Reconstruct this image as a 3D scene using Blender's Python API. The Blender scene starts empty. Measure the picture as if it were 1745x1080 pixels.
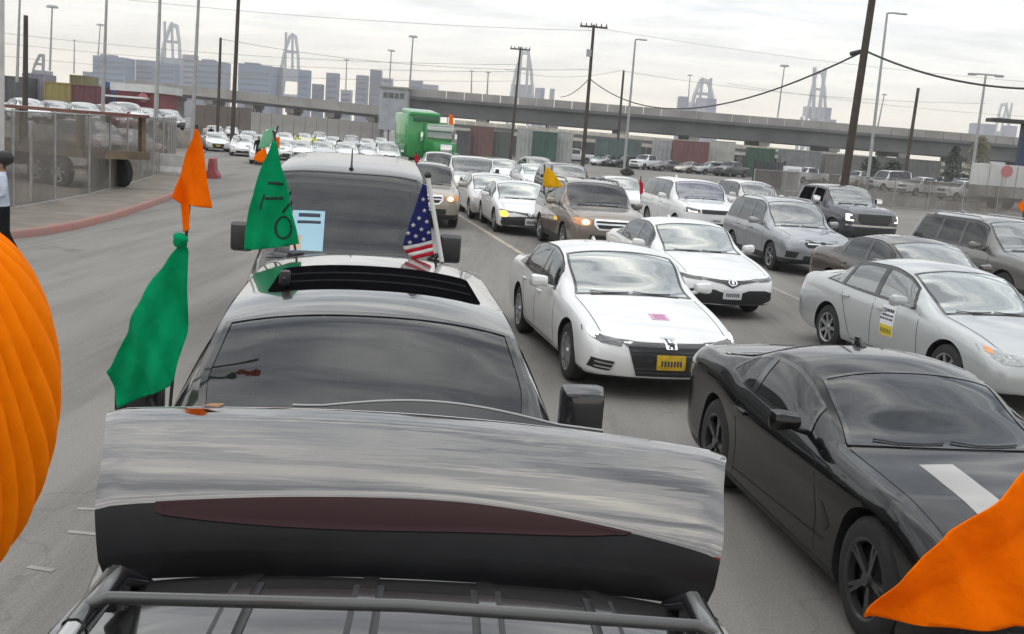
import bpy, bmesh, math, random
import numpy as np
from mathutils import Vector, Matrix
from mathutils.bvhtree import BVHTree

# ------------------------------------------------------------------ camera, sky, sun, exposure
SC = bpy.context.scene
COL = SC.collection
F, PITCH, ROLL, CAMH = 1780.0, math.radians(9.7), math.radians(4.3), 2.7
fwd = np.array([0, math.cos(PITCH), -math.sin(PITCH)])
r0 = np.array([1., 0, 0]); u0 = np.cross(r0, fwd)
RIGHT = r0*math.cos(ROLL) + u0*math.sin(ROLL)
UP = -r0*math.sin(ROLL) + u0*math.cos(ROLL)
cam_d = bpy.data.cameras.new('camera')
cam_d.sensor_width = 36; cam_d.lens = 36*F/1745
cam_d.clip_start = 0.05; cam_d.clip_end = 6000
cam = bpy.data.objects.new('camera', cam_d); COL.objects.link(cam)
cam.matrix_world = Matrix(((RIGHT[0], UP[0], -fwd[0], 0), (RIGHT[1], UP[1], -fwd[1], 0),
                           (RIGHT[2], UP[2], -fwd[2], CAMH), (0, 0, 0, 1)))
SC.camera = cam
HAZE = 0.0005

SUN_EL, SUN_AZ = math.radians(48), math.radians(-110)   # behind the cloud, up ahead and to the left
world = bpy.data.worlds.new('World'); SC.world = world; world.use_nodes = True
wn = world.node_tree; wn.nodes.clear()
def N(tree, typ, **kw):
    n = tree.nodes.new(typ)
    for k, v in kw.items():
        if k.startswith('i_'):
            n.inputs[k[2:].replace('_', ' ')].default_value = v
        else: setattr(n, k, v)
    return n
def ramp(tree, stops):
    n = tree.nodes.new('ShaderNodeValToRGB'); e = n.color_ramp.elements
    while len(e) < len(stops): e.new(0.5)
    for el, (p, c) in zip(e, stops):
        el.position = p; el.color = (*c, 1) if len(c) == 3 else c
    return n
def build_world():
    L = wn.links.new
    out = N(wn, 'ShaderNodeOutputWorld'); bg = N(wn, 'ShaderNodeBackground'); bg.inputs[1].default_value = 0.1
    sky = N(wn, 'ShaderNodeTexSky'); sky.sky_type = 'NISHITA'; sky.sun_disc = False
    sky.sun_elevation = SUN_EL; sky.sun_rotation = SUN_AZ; sky.dust_density = 3; sky.air_density = 1.0
    tc = N(wn, 'ShaderNodeTexCoord'); sep = N(wn, 'ShaderNodeSeparateXYZ'); L(tc.outputs['Generated'], sep.inputs[0])
    zz = N(wn, 'ShaderNodeMath', operation='MAXIMUM'); L(sep.outputs['Z'], zz.inputs[0]); zz.inputs[1].default_value = 0.0
    za = N(wn, 'ShaderNodeMath', operation='ADD'); L(zz.outputs[0], za.inputs[0]); za.inputs[1].default_value = 0.16
    dx = N(wn, 'ShaderNodeMath', operation='DIVIDE'); L(sep.outputs['X'], dx.inputs[0]); L(za.outputs[0], dx.inputs[1])
    dy = N(wn, 'ShaderNodeMath', operation='DIVIDE'); L(sep.outputs['Y'], dy.inputs[0]); L(za.outputs[0], dy.inputs[1])
    cb = N(wn, 'ShaderNodeCombineXYZ'); L(dx.outputs[0], cb.inputs[0]); L(dy.outputs[0], cb.inputs[1])
    n1 = N(wn, 'ShaderNodeTexNoise'); n1.inputs['Scale'].default_value = 3.0; n1.inputs['Detail'].default_value = 9
    n1.inputs['Roughness'].default_value = 0.58; n1.inputs['Distortion'].default_value = 0.5
    mp = N(wn, 'ShaderNodeMapping'); mp.inputs['Scale'].default_value = (0.55, 1.5, 1); mp.inputs['Location'].default_value = (3.1, 1.7, 0)
    L(cb.outputs[0], mp.inputs['Vector']); L(mp.outputs[0], n1.inputs['Vector'])
    # cloud deck: warm pale near the horizon, cool grey above
    el = ramp(wn, [(0.0, (13.4, 12.0, 9.6)), (0.035, (12.5, 11.5, 9.7)), (0.085, (11.0, 10.8, 10.2)), (0.15, (9.4, 9.7, 9.9)), (0.34, (7.3, 7.6, 7.9)), (1.0, (14.0, 14.3, 14.6))])
    L(zz.outputs[0], el.inputs[0])
    br = ramp(wn, [(0.36, (0.42, 0.44, 0.47)), (0.48, (0.82, 0.83, 0.85)), (0.57, (1.15, 1.13, 1.08)), (0.68, (1.7, 1.64, 1.48))])
    L(n1.outputs['Fac'], br.inputs[0])
    # streaks calm down toward the horizon
    fl = N(wn, 'ShaderNodeMapRange'); L(zz.outputs[0], fl.inputs[0]); fl.inputs[1].default_value = 0.02; fl.inputs[2].default_value = 0.4
    fl.inputs[3].default_value = 0.10; fl.inputs[4].default_value = 1.0
    mb = N(wn, 'ShaderNodeMixRGB'); L(fl.outputs[0], mb.inputs[0]); mb.inputs[1].default_value = (1, 1, 1, 1); L(br.outputs[0], mb.inputs[2])
    mul = N(wn, 'ShaderNodeMixRGB', blend_type='MULTIPLY'); mul.inputs[0].default_value = 1
    L(el.outputs[0], mul.inputs[1]); L(mb.outputs[0], mul.inputs[2])
    mix = N(wn, 'ShaderNodeMixRGB'); mix.inputs[0].default_value = 0.92
    L(sky.outputs[0], mix.inputs[1]); L(mul.outputs[0], mix.inputs[2])
    L(mix.outputs[0], bg.inputs[0]); L(bg.outputs[0], out.inputs[0])
build_world()
sun_d = bpy.data.lights.new('sun', 'SUN'); sun_d.energy = 0.5; sun_d.angle = math.radians(150); sun_d.color = (1.0, 0.95, 0.87)
sun = bpy.data.objects.new('sun', sun_d); COL.objects.link(sun)
# Nishita azimuth: rotation 0 = +Y, positive turns toward +X
sdir = Vector((math.sin(SUN_AZ)*math.cos(SUN_EL), math.cos(SUN_AZ)*math.cos(SUN_EL), math.sin(SUN_EL)))
sun.rotation_euler = (-sdir).to_track_quat('-Z', 'Y').to_euler()
SC.view_settings.view_transform = 'Standard'; SC.view_settings.look = 'None'
SC.view_settings.gamma = 1.0; SC.view_settings.exposure = 0.42
SC.view_settings.use_curve_mapping = False
SC.render.engine = 'CYCLES'

# ------------------------------------------------------------------ helpers
def ray(px, py):
    return fwd + RIGHT*(px-872.5)/F - UP*(py-540)/F
def at(px, py, z=0.0):
    d = ray(px, py); t = (z-CAMH)/d[2]
    return Vector((d[0]*t, d[1]*t, z))
def atY(px, py, Y):
    d = ray(px, py); t = Y/d[1]
    return Vector((d[0]*t, Y, CAMH+d[2]*t))
def hz(px):                      # picture height of the horizon at column px
    return 540 - F*math.tan(PITCH)/math.cos(ROLL) + (px-872.5)*math.tan(ROLL)

M = {}
def mat(name, col, rough=0.6, metal=0.0, coat=0.0, noise=0.0, nscale=8.0, bump=0.0, emit=0.0, spec=0.5, bscale=None, col2=None, coatr=0.04, ior=1.5, trans=0.0, alpha=1.0):
    if name in M: return M[name]
    m = bpy.data.materials.new(name); m.use_nodes = True; t = m.node_tree; b = t.nodes['Principled BSDF']
    b.inputs['Base Color'].default_value = (*col, 1); b.inputs['Roughness'].default_value = rough
    b.inputs['Metallic'].default_value = metal; b.inputs['Coat Weight'].default_value = coat
    b.inputs['Coat Roughness'].default_value = coatr; b.inputs['Specular IOR Level'].default_value = spec
    b.inputs['IOR'].default_value = ior; b.inputs['Transmission Weight'].default_value = trans; b.inputs['Alpha'].default_value = alpha
    if emit:
        b.inputs['Emission Color'].default_value = (*col, 1); b.inputs['Emission Strength'].default_value = emit
    tc = None
    if noise or bump or col2:
        tc = N(t, 'ShaderNodeTexCoord'); nz = N(t, 'ShaderNodeTexNoise'); nz.inputs['Scale'].default_value = nscale; nz.inputs['Detail'].default_value = 6
        nz.inputs['Roughness'].default_value = 0.62
        t.links.new(tc.outputs['Object'], nz.inputs['Vector'])
    if noise or col2:
        c2 = col2 if col2 else tuple(max(0, c*(1-noise)) for c in col)
        c1 = col if col2 else tuple(min(1, c*(1+noise*0.6)) for c in col)
        r = ramp(t, [(0.33, c2), (0.67, c1)])
        t.links.new(nz.outputs['Fac'], r.inputs[0]); t.links.new(r.outputs[0], b.inputs['Base Color'])
        if rough > 0.3:
            mr = N(t, 'ShaderNodeMapRange'); mr.inputs[3].default_value = max(0, rough-0.1); mr.inputs[4].default_value = min(1, rough+0.12)
            t.links.new(nz.outputs['Fac'], mr.inputs[0]); t.links.new(mr.outputs[0], b.inputs['Roughness'])
    if bump:
        n2 = N(t, 'ShaderNodeTexNoise'); n2.inputs['Scale'].default_value = bscale or nscale*6; n2.inputs['Detail'].default_value = 5
        t.links.new(tc.outputs['Object'], n2.inputs['Vector'])
        bp = N(t, 'ShaderNodeBump'); bp.inputs['Strength'].default_value = bump; bp.inputs['Distance'].default_value = 0.02
        t.links.new(n2.outputs['Fac'], bp.inputs['Height']); t.links.new(bp.outputs[0], b.inputs['Normal'])
    M[name] = m
    return m
def paint(name, col, metal=0.0, rough=0.32, dust=0.10, coat=1.0, spec=0.5):
    """car paint: clear coat over a slightly dusty base"""
    if name in M: return M[name]
    m = mat(name, col, rough=rough, metal=metal, coat=coat, coatr=0.035, spec=spec)
    t = m.node_tree; b = t.nodes['Principled BSDF']
    tc = N(t, 'ShaderNodeTexCoord'); nz = N(t, 'ShaderNodeTexNoise'); nz.inputs['Scale'].default_value = 2.2; nz.inputs['Detail'].default_value = 8; nz.inputs['Roughness'].default_value = .7
    t.links.new(tc.outputs['Object'], nz.inputs['Vector'])
    sp = N(t, 'ShaderNodeSeparateXYZ'); t.links.new(tc.outputs['Object'], sp.inputs[0])
    low = N(t, 'ShaderNodeMapRange'); t.links.new(sp.outputs['Z'], low.inputs[0]); low.inputs[1].default_value = 0.75; low.inputs[2].default_value = 0.15
    low.inputs[3].default_value = 0.25; low.inputs[4].default_value = 1.6
    mu = N(t, 'ShaderNodeMath', operation='MULTIPLY'); t.links.new(nz.outputs['Fac'], mu.inputs[0]); t.links.new(low.outputs[0], mu.inputs[1])
    m2 = N(t, 'ShaderNodeMath', operation='MULTIPLY'); t.links.new(mu.outputs[0], m2.inputs[0]); m2.inputs[1].default_value = dust*2
    mx = N(t, 'ShaderNodeMixRGB'); t.links.new(m2.outputs[0], mx.inputs[0]); mx.inputs[1].default_value = (*col, 1); mx.inputs[2].default_value = (.26, .23, .19, 1)
    t.links.new(mx.outputs[0], b.inputs['Base Color'])
    cr = N(t, 'ShaderNodeMapRange'); t.links.new(mu.outputs[0], cr.inputs[0]); cr.inputs[3].default_value = 0.01; cr.inputs[4].default_value = 0.02+dust
    t.links.new(cr.outputs[0], b.inputs['Coat Roughness'])
    return m
def glass(name, col, rough=0.02):
    """tinted car glass: a dark body behind a mirror-smooth face"""
    if name in M: return M[name]
    m = mat(name, col, rough=0.12, coat=1.0, coatr=rough, spec=0.6, noise=0.45, nscale=3.2)
    return m

def link(name, me, parent=None, material=None, loc=None, rot=None, smooth=None):
    o = bpy.data.objects.new(name, me); COL.objects.link(o)
    if parent is not None: o.parent = parent
    if material is not None and me is not None and len(me.materials) == 0: me.materials.append(material)
    if loc is not None: o.location = loc
    if rot is not None: o.rotation_euler = rot
    return o
def tag(o, label, cat, group=None, kind=None):
    if label: o['label'] = label
    if cat: o['category'] = cat
    if group: o['group'] = group
    if kind: o['kind'] = kind
    return o
def empty(name, loc=(0, 0, 0), rz=0.0):
    o = bpy.data.objects.new(name, None); COL.objects.link(o); o.location = loc; o.rotation_euler = (0, 0, rz)
    o.empty_display_size = 0.2
    return o
def from_bm(bm, name, ang=40):
    me = bpy.data.meshes.new(name); bm.normal_update()
    bm.to_mesh(me); bm.free()
    shade(me, ang)
    return me
def shade(me, ang=40):
    if len(me.polygons) == 0: return
    me.polygons.foreach_set('use_smooth', [True]*len(me.polygons))
    me.set_sharp_from_angle(angle=math.radians(ang))
def mesh(verts, faces, name='m', ang=40, fix=True):
    bm = bmesh.new(); vs = [bm.verts.new(v) for v in verts]
    for f in faces:
        try: bm.faces.new([vs[i] for i in f])
        except ValueError: pass
    if fix: bmesh.ops.recalc_face_normals(bm, faces=bm.faces)
    return from_bm(bm, name, ang)
def add_box(bm, c, s, rot=None, bev=0.0):
    r = bmesh.ops.create_cube(bm, size=1.0); vs = r['verts']
    bmesh.ops.scale(bm, vec=s, verts=vs)
    if bev:
        es = list({e for v in vs for e in v.link_edges})
        rb = bmesh.ops.bevel(bm, geom=es, offset=bev, segments=2, affect='EDGES', profile=0.6)
        vs = list({v for f in rb['faces'] for v in f.verts} | {v for v in vs if v.is_valid})
    if rot is not None: bmesh.ops.rotate(bm, cent=(0, 0, 0), matrix=Matrix.Rotation(rot[0], 3, 'X') @ Matrix.Rotation(rot[1], 3, 'Y') if len(rot) == 2 else
                                         (Matrix.Rotation(rot[2], 3, 'Z') @ Matrix.Rotation(rot[1], 3, 'Y') @ Matrix.Rotation(rot[0], 3, 'X')), verts=vs)
    bmesh.ops.translate(bm, vec=c, verts=vs)
    return vs
def box_me(c, s, rot=None, bev=0.0, name='box'):
    bm = bmesh.new(); add_box(bm, c, s, rot, bev); return from_bm(bm, name)
def add_tube(bm, pts, rad, seg=8, cap=True):
    pts = [Vector(p) for p in pts]; rings = []
    n = len(pts); rr = rad if isinstance(rad, (list, tuple)) else [rad]*n
    for i, p in enumerate(pts):
        d = (pts[min(i+1, n-1)] - pts[max(i-1, 0)]).normalized()
        a = Vector((0, 0, 1)) if abs(d.z) < 0.9 else Vector((1, 0, 0))
        x = d.cross(a).normalized(); y = d.cross(x)
        rings.append([bm.verts.new(p + (x*math.cos(2*math.pi*k/seg) + y*math.sin(2*math.pi*k/seg))*rr[i]) for k in range(seg)])
    for i in range(n-1):
        for k in range(seg):
            bm.faces.new((rings[i][k], rings[i][(k+1) % seg], rings[i+1][(k+1) % seg], rings[i+1][k]))
    if cap:
        bm.faces.new(rings[0][::-1]); bm.faces.new(rings[-1])
def tube_me(pts, rad, seg=8, name='tube'):
    bm = bmesh.new(); add_tube(bm, pts, rad, seg); bmesh.ops.recalc_face_normals(bm, faces=bm.faces); return from_bm(bm, name, 50)
def pch(keys):
    """monotone cubic through (x, y) keys"""
    xs = np.array([k[0] for k in keys], float); ys = np.array([k[1] for k in keys], float)
    h = np.diff(xs); d = np.diff(ys)/h; m = np.zeros(len(xs))
    for i in range(1, len(xs)-1):
        if d[i-1]*d[i] > 0:
            w1 = 2*h[i]+h[i-1]; w2 = h[i]+2*h[i-1]; m[i] = (w1+w2)/(w1/d[i-1]+w2/d[i])
    m[0] = d[0]; m[-1] = d[-1]
    def f(x):
        x = min(max(x, xs[0]), xs[-1]); i = min(max(int(np.searchsorted(xs, x))-1, 0), len(h)-1)
        t = (x-xs[i])/h[i]; t2 = t*t; t3 = t2*t
        return float((2*t3-3*t2+1)*ys[i] + (t3-2*t2+t)*h[i]*m[i] + (-2*t3+3*t2)*ys[i+1] + (t3-t2)*h[i]*m[i+1])
    return f
def sstep(x, a=0.0, b=1.0):
    t = min(max((x-a)/(b-a), 0), 1); return t*t*(3-2*t)
def poly_grid(poly, step):
    """bmesh of a 2D polygon cut into a grid of about step"""
    bm = bmesh.new()
    f = bm.faces.new([bm.verts.new((p[0], p[1], 0)) for p in poly])
    bmesh.ops.triangulate(bm, faces=[f])
    for ax in (0, 1):
        lo = min(p[ax] for p in poly); hi = max(p[ax] for p in poly)
        k = max(1, int(math.ceil((hi-lo)/step)))
        for i in range(1, k):
            co = [0, 0, 0]; no = [0, 0, 0]; co[ax] = lo + (hi-lo)*i/k; no[ax] = 1
            bmesh.ops.bisect_plane(bm, geom=bm.verts[:]+bm.edges[:]+bm.faces[:], dist=1e-5, plane_co=co, plane_no=no)
    bmesh.ops.remove_doubles(bm, verts=bm.verts, dist=1e-5)
    return bm
def skirt(bm, fn):
    """close the open border of a sheet by pulling a copy of it with fn(co)"""
    es = [e for e in bm.edges if e.is_boundary]
    r = bmesh.ops.extrude_edge_only(bm, edges=es)
    for v in r['geom']:
        if isinstance(v, bmesh.types.BMVert): v.co = fn(v.co)
def rrect(cx, cz, w, h, r=0.02, n=3):
    pts = []
    for sx, sz, a0 in ((1, 1, 0), (-1, 1, 90), (-1, -1, 180), (1, -1, 270)):
        for k in range(n+1):
            a = math.radians(a0 + 90*k/n)
            pts.append((cx + sx*(w/2-r) + r*math.cos(a), cz + sz*(h/2-r) + r*math.sin(a)))
    return pts
def ell(cx, cz, a, b, n=16):
    return [(cx+a*math.cos(2*math.pi*k/n), cz+b*math.sin(2*math.pi*k/n)) for k in range(n)]
def mir(poly): return [(-p[0], p[1]) for p in poly][::-1]

# ------------------------------------------------------------------ shared materials
BLACK = mat('black_plastic', (.018, .018, .02), rough=0.45, noise=.3, nscale=20)
RUBBER = mat('tyre_rubber', (.022, .022, .022), rough=0.85, noise=.35, nscale=14)
TRIM = mat('gloss_black', (.012, .012, .014), rough=0.15, coat=.6)
CHROME = mat('chrome', (.72, .73, .74), rough=0.12, metal=1.0)
ALLOY = mat('alloy', (.42, .43, .44), rough=0.3, metal=.85)
DARKRIM = mat('dark_rim', (.03, .03, .032), rough=0.3, coat=.4)
LAMP = mat('lamp_lens', (.33, .35, .36), rough=0.08, coat=1.0, noise=.5, nscale=22)
LAMPD = mat('lamp_dark', (.06, .065, .07), rough=0.08, coat=1.0, noise=.6, nscale=26)
LIT = mat('lamp_lit', (1.0, .93, .74), rough=0.3, emit=1.5)
LITW = mat('lamp_lit_warm', (1.0, .72, .36), rough=0.3, emit=1.6)
AMBER = mat('lamp_amber_lit', (1.0, .58, .05), rough=0.3, emit=1.3)
AMBERD = mat('amber_lens', (.75, .28, .08), rough=0.2, coat=1)
TAIL = mat('tail_lens', (.45, .04, .03), rough=0.12, coat=1)
PLATE = mat('plate_white', (.62, .63, .64), rough=0.4)
PLATEY = mat('plate_yellow', (.55, .36, .02), rough=0.4, noise=.3, nscale=14)
INK = mat('ink', (.03, .035, .06), rough=0.6)
SEAM = mat('shut_line', (.012, .012, .012), rough=0.8)
# ------------------------------------------------------------------ vehicle builder
# local frame: front toward -Y, s = distance behind the front bumper, origin on the ground at the middle of the length
NB, NS_, NG, NT = 3, 12, 10, 14
class Shape:
    def __init__(S, sp):
        S.sp = sp; S.L = sp['L']; S.W = sp['W']
        S.zc = pch(sp['zc']); S.zb = pch(sp['zb']); S.zbot = pch(sp.get('zbot', [(0, .24), (.5, .2), (S.L-.6, .2), (S.L, .3)]))
        S.nose = pch(sp.get('nose', [(.15, .10), (.35, .02), (.5, 0), (.62, .03), (.75, .12), (1.2, .3)]))
        S.tail = pch(sp.get('tail', [(.2, .10), (.45, .0), (.7, .02), (.95, .06), (1.3, .2), (2.2, .4)]))
        S.prof = pch(sp.get('prof', [(0, .93), (.1, .968), (.25, .982), (.5, 1.0), (.7, .998), (.8, .988), (.92, .972), (1, .945)]))
        S.Lf = sp.get('Lf', .42); S.Lr = sp.get('Lr', .4); S.wn = sp.get('wn', .76); S.wt = sp.get('wt', .82)
        S.tum = sp.get('tumble', .36)
    def w(S, s):
        W2 = S.W/2; a = 1.0
        if s < S.Lf:
            t = 1-s/S.Lf; a = S.wn + (1-S.wn)*math.sqrt(max(0, 1-t**2.3))
        if s > S.L-S.Lr:
            t = 1-(S.L-s)/S.Lr; a = min(a, S.wt + (1-S.wt)*math.sqrt(max(0, 1-t**2.3)))
        # slight waist taper forward of the front axle and toward the tail
        a *= 1 - .035*sstep(1-s/(S.L*.35)) - .03*sstep((s-S.L*.68)/(S.L*.32))
        return W2*a
    def sec(S, s):
        w = S.w(s); zb = S.zb(s); zc = max(S.zc(s), zb+.012); z0 = S.zbot(s)
        P = [(0, z0), (.5*w, z0), (.86*w, z0+.005)]
        for i in range(NS_):
            t = i/(NS_-1); P.append((w*S.prof(t), z0+.03 + (zb-z0-.03)*t))
        wb = P[-1][0]; h = zc-zb; g = sstep(h, .1, .42)
        ze = zb + h*.5*(1-g) + (h-S.sp.get('crown', .075))*g
        wr = wb - ((.06+.6*h)*(1-g) + (S.tum*h)*g)
        for i in range(1, NG+1):
            t = i/NG
            P.append((wb+(wr-wb)*t + math.sin(math.pi*t)*.022*g, zb+(ze-zb)*t + (math.sin(math.pi*t)*.25*h*(1-g) if h < .3 else 0)))
        for i in range(1, NT+1):
            t = i/NT; x = wr*(1-t); P.append((x, ze+(zc-ze)*(1-abs(1-t)**S.sp.get('crp', 2.4))))
        return P
    def yoff(S, s, z):
        o = 0
        if s < .8: o += S.nose(z)*(1-s/.8)**2
        if s > S.L-.7: o -= S.tail(z)*(1-(S.L-s)/.7)**2
        return o
    def pt(S, s, x, z): return (x, s - S.L/2 + S.yoff(s, z), z)
    def side(S, s, t, sx):
        P = S.sec(s); k0 = NB+NS_-1; f = t*NG; i = min(int(f), NG-1); a = P[k0+i]; b = P[k0+i+1]; f -= i
        return S.pt(s, sx*(a[0]+(b[0]-a[0])*f), a[1]+(b[1]-a[1])*f)
    def top(S, s, u):
        P = S.sec(s); k0 = NB+NS_-1+NG; f = (1-abs(u))*NT; i = min(int(f), NT-1); a = P[k0+i]; b = P[k0+i+1]; f -= i
        return S.pt(s, (1 if u >= 0 else -1)*(a[0]+(b[0]-a[0])*f), a[1]+(b[1]-a[1])*f)
def body_bm(S):
    L = S.L
    ss = sorted(set(np.round(np.concatenate([np.linspace(0, .12, 7), np.linspace(.12, .5, 9), np.linspace(.5, L-.5, 64), np.linspace(L-.5, L-.12, 9), np.linspace(L-.12, L, 7)]), 5)))
    bm = bmesh.new(); rows = []; K = NB+NS_+NG+NT
    for s in ss:
        P = S.sec(s)
        right = [bm.verts.new(S.pt(s, x, z)) for x, z in P]
        left = [bm.verts.new(S.pt(s, -x, z)) for x, z in P[1:-1]]
        rows.append((right, [right[0]]+left+[right[-1]]))
    k0 = NB+NS_-1; kt = k0+NG; sp = S.sp; c0, c1 = sp['cowl'], sp['head']
    for r_, (a, b) in enumerate(zip(rows[:-1], rows[1:])):
        sm = (ss[r_]+ss[r_+1])/2
        for k in range(K-1):
            f1 = bm.faces.new((a[0][k], b[0][k], b[0][k+1], a[0][k+1]))
            f2 = bm.faces.new((a[1][k+1], b[1][k+1], b[1][k], a[1][k]))
            hole = 0
            if kt <= k < kt+NT:
                u = 1-(k-kt+.5)/NT; lo = sp.get('bow', -.06)*(1-u*u)
                if u < .95 and c0+lo < sm < c1: hole = 2 if (u < .925 and c0+lo+.05 < sm < c1-.04) else 1
            elif k0 <= k < k0+NG:
                t = (k-k0+.5)/NG; w0, w1 = sp['wins'][0], sp['wins'][-1]
                if sp.get('wt0', .07)-.05 < t < sp.get('wt1', .9)+.05 and w0[0]+(w0[1]-w0[0])*t-.05 < sm < w1[2]+(w1[3]-w1[2])*t+.05:
                    hole = 1
                    for q in sp['wins']:
                        if q[0]+(q[1]-q[0])*t < sm < q[2]+(q[3]-q[2])*t and sp.get('wt0', .07) < t < sp.get('wt1', .9): hole = 2
            f1.material_index = f2.material_index = hole
    MX = 14
    for row, sg, bul in ((rows[0], -1, S.sp.get('bulge', .09)), (rows[-1], 1, S.sp.get('bulge_r', .06))):
        lines = []
        for k in range(K):
            r, l = row[0][k], row[1][k]
            if k in (0, K-1): lines.append([r]*(MX+1)); continue
            ln = [l]; wmax = max(v.co.x for v in row[0])
            for j in range(1, MX):
                x = l.co.x + (r.co.x-l.co.x)*j/MX
                ln.append(bm.verts.new((x, r.co.y + sg*bul*(max(0, 1-(x/wmax)**2))*min(1, (r.co.x/wmax)), r.co.z)))
            ln.append(r); lines.append(ln)
        for k in range(K-1):
            for j in range(MX):
                q = [lines[k][j], lines[k][j+1], lines[k+1][j+1], lines[k+1][j]]
                u = []
                for v in q:
                    if v not in u: u.append(v)
                if len(u) > 2:
                    try: bm.faces.new(u)
                    except ValueError: pass
    bmesh.ops.recalc_face_normals(bm, faces=bm.faces)
    return bm
def grid_patch(P, off, th):
    """P[n][m] points -> raised sheet, closed to the surface behind it"""
    n, m = len(P), len(P[0]); A = np.array(P, float)
    du = np.gradient(A, axis=0); dv = np.gradient(A, axis=1); nr = np.cross(du, dv); nr /= (np.linalg.norm(nr, axis=2, keepdims=True)+1e-9)
    c = A.reshape(-1, 3).mean(0)
    return A, nr
def patch_me(P, off, th, outward, name):
    A, nr = grid_patch(P, off, th); n, m = A.shape[:2]
    if np.sum(nr.mean((0, 1))*np.array(outward)) < 0: nr = -nr
    T = A+nr*off; B = A+nr*(off-th)
    bm = bmesh.new(); tv = [[bm.verts.new(T[i, j]) for j in range(m)] for i in range(n)]
    for i in range(n-1):
        for j in range(m-1): bm.faces.new((tv[i][j], tv[i+1][j], tv[i+1][j+1], tv[i][j+1]))
    ring = [(i, 0) for i in range(n)] + [(n-1, j) for j in range(1, m)] + [(i, m-1) for i in range(n-2, -1, -1)] + [(0, j) for j in range(m-2, 0, -1)]
    bv = [bm.verts.new(B[i, j]) for i, j in ring]
    for k in range(len(ring)):
        a, b = ring[k], ring[(k+1) % len(ring)]
        bm.faces.new((tv[a[0]][a[1]], tv[b[0]][b[1]], bv[(k+1) % len(ring)], bv[k]))
    bmesh.ops.remove_doubles(bm, verts=bm.verts, dist=1e-5)
    bmesh.ops.recalc_face_normals(bm, faces=bm.faces)
    fs = sum((f.normal.dot(Vector(outward))*f.calc_area() for f in list(bm.faces)[:(n-1)*(m-1)]), 0)
    if fs < 0: bmesh.ops.reverse_faces(bm, faces=bm.faces)
    return from_bm(bm, name, 45)
DIRS = {'F': ((0, -1), lambda a, b: Vector((a, -9, b)), Vector((0, 1, 0))), 'B': ((0, 1), lambda a, b: Vector((a, 9, b)), Vector((0, -1, 0))),
        'L': (None, lambda a, b: Vector((-9, a, b)), Vector((1, 0, 0))), 'R': (None, lambda a, b: Vector((9, a, b)), Vector((-1, 0, 0))),
        'T': (None, lambda a, b: Vector((a, b, 9)), Vector((0, 0, -1)))}
def proj_me(bvh, poly, d, off, th, name, step=.07):
    bm = poly_grid(poly, step); org, dr = DIRS[d][1], DIRS[d][2]
    for v in bm.verts:
        o = org(v.co.x, v.co.y); h = bvh.ray_cast(o, dr)
        if h[0] is None:
            q = bvh.find_nearest(o + dr*8.2); v.co = q[0] - dr*off
        else: v.co = h[0] - dr*off
    skirt(bm, lambda c: c + dr*th)
    bmesh.ops.recalc_face_normals(bm, faces=bm.faces)
    f0 = max(bm.faces, key=lambda f: abs(f.normal.dot(dr))*f.calc_area())
    if f0.normal.dot(dr) > 0: bmesh.ops.reverse_faces(bm, faces=bm.faces)
    return from_bm(bm, name, 30)
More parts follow.
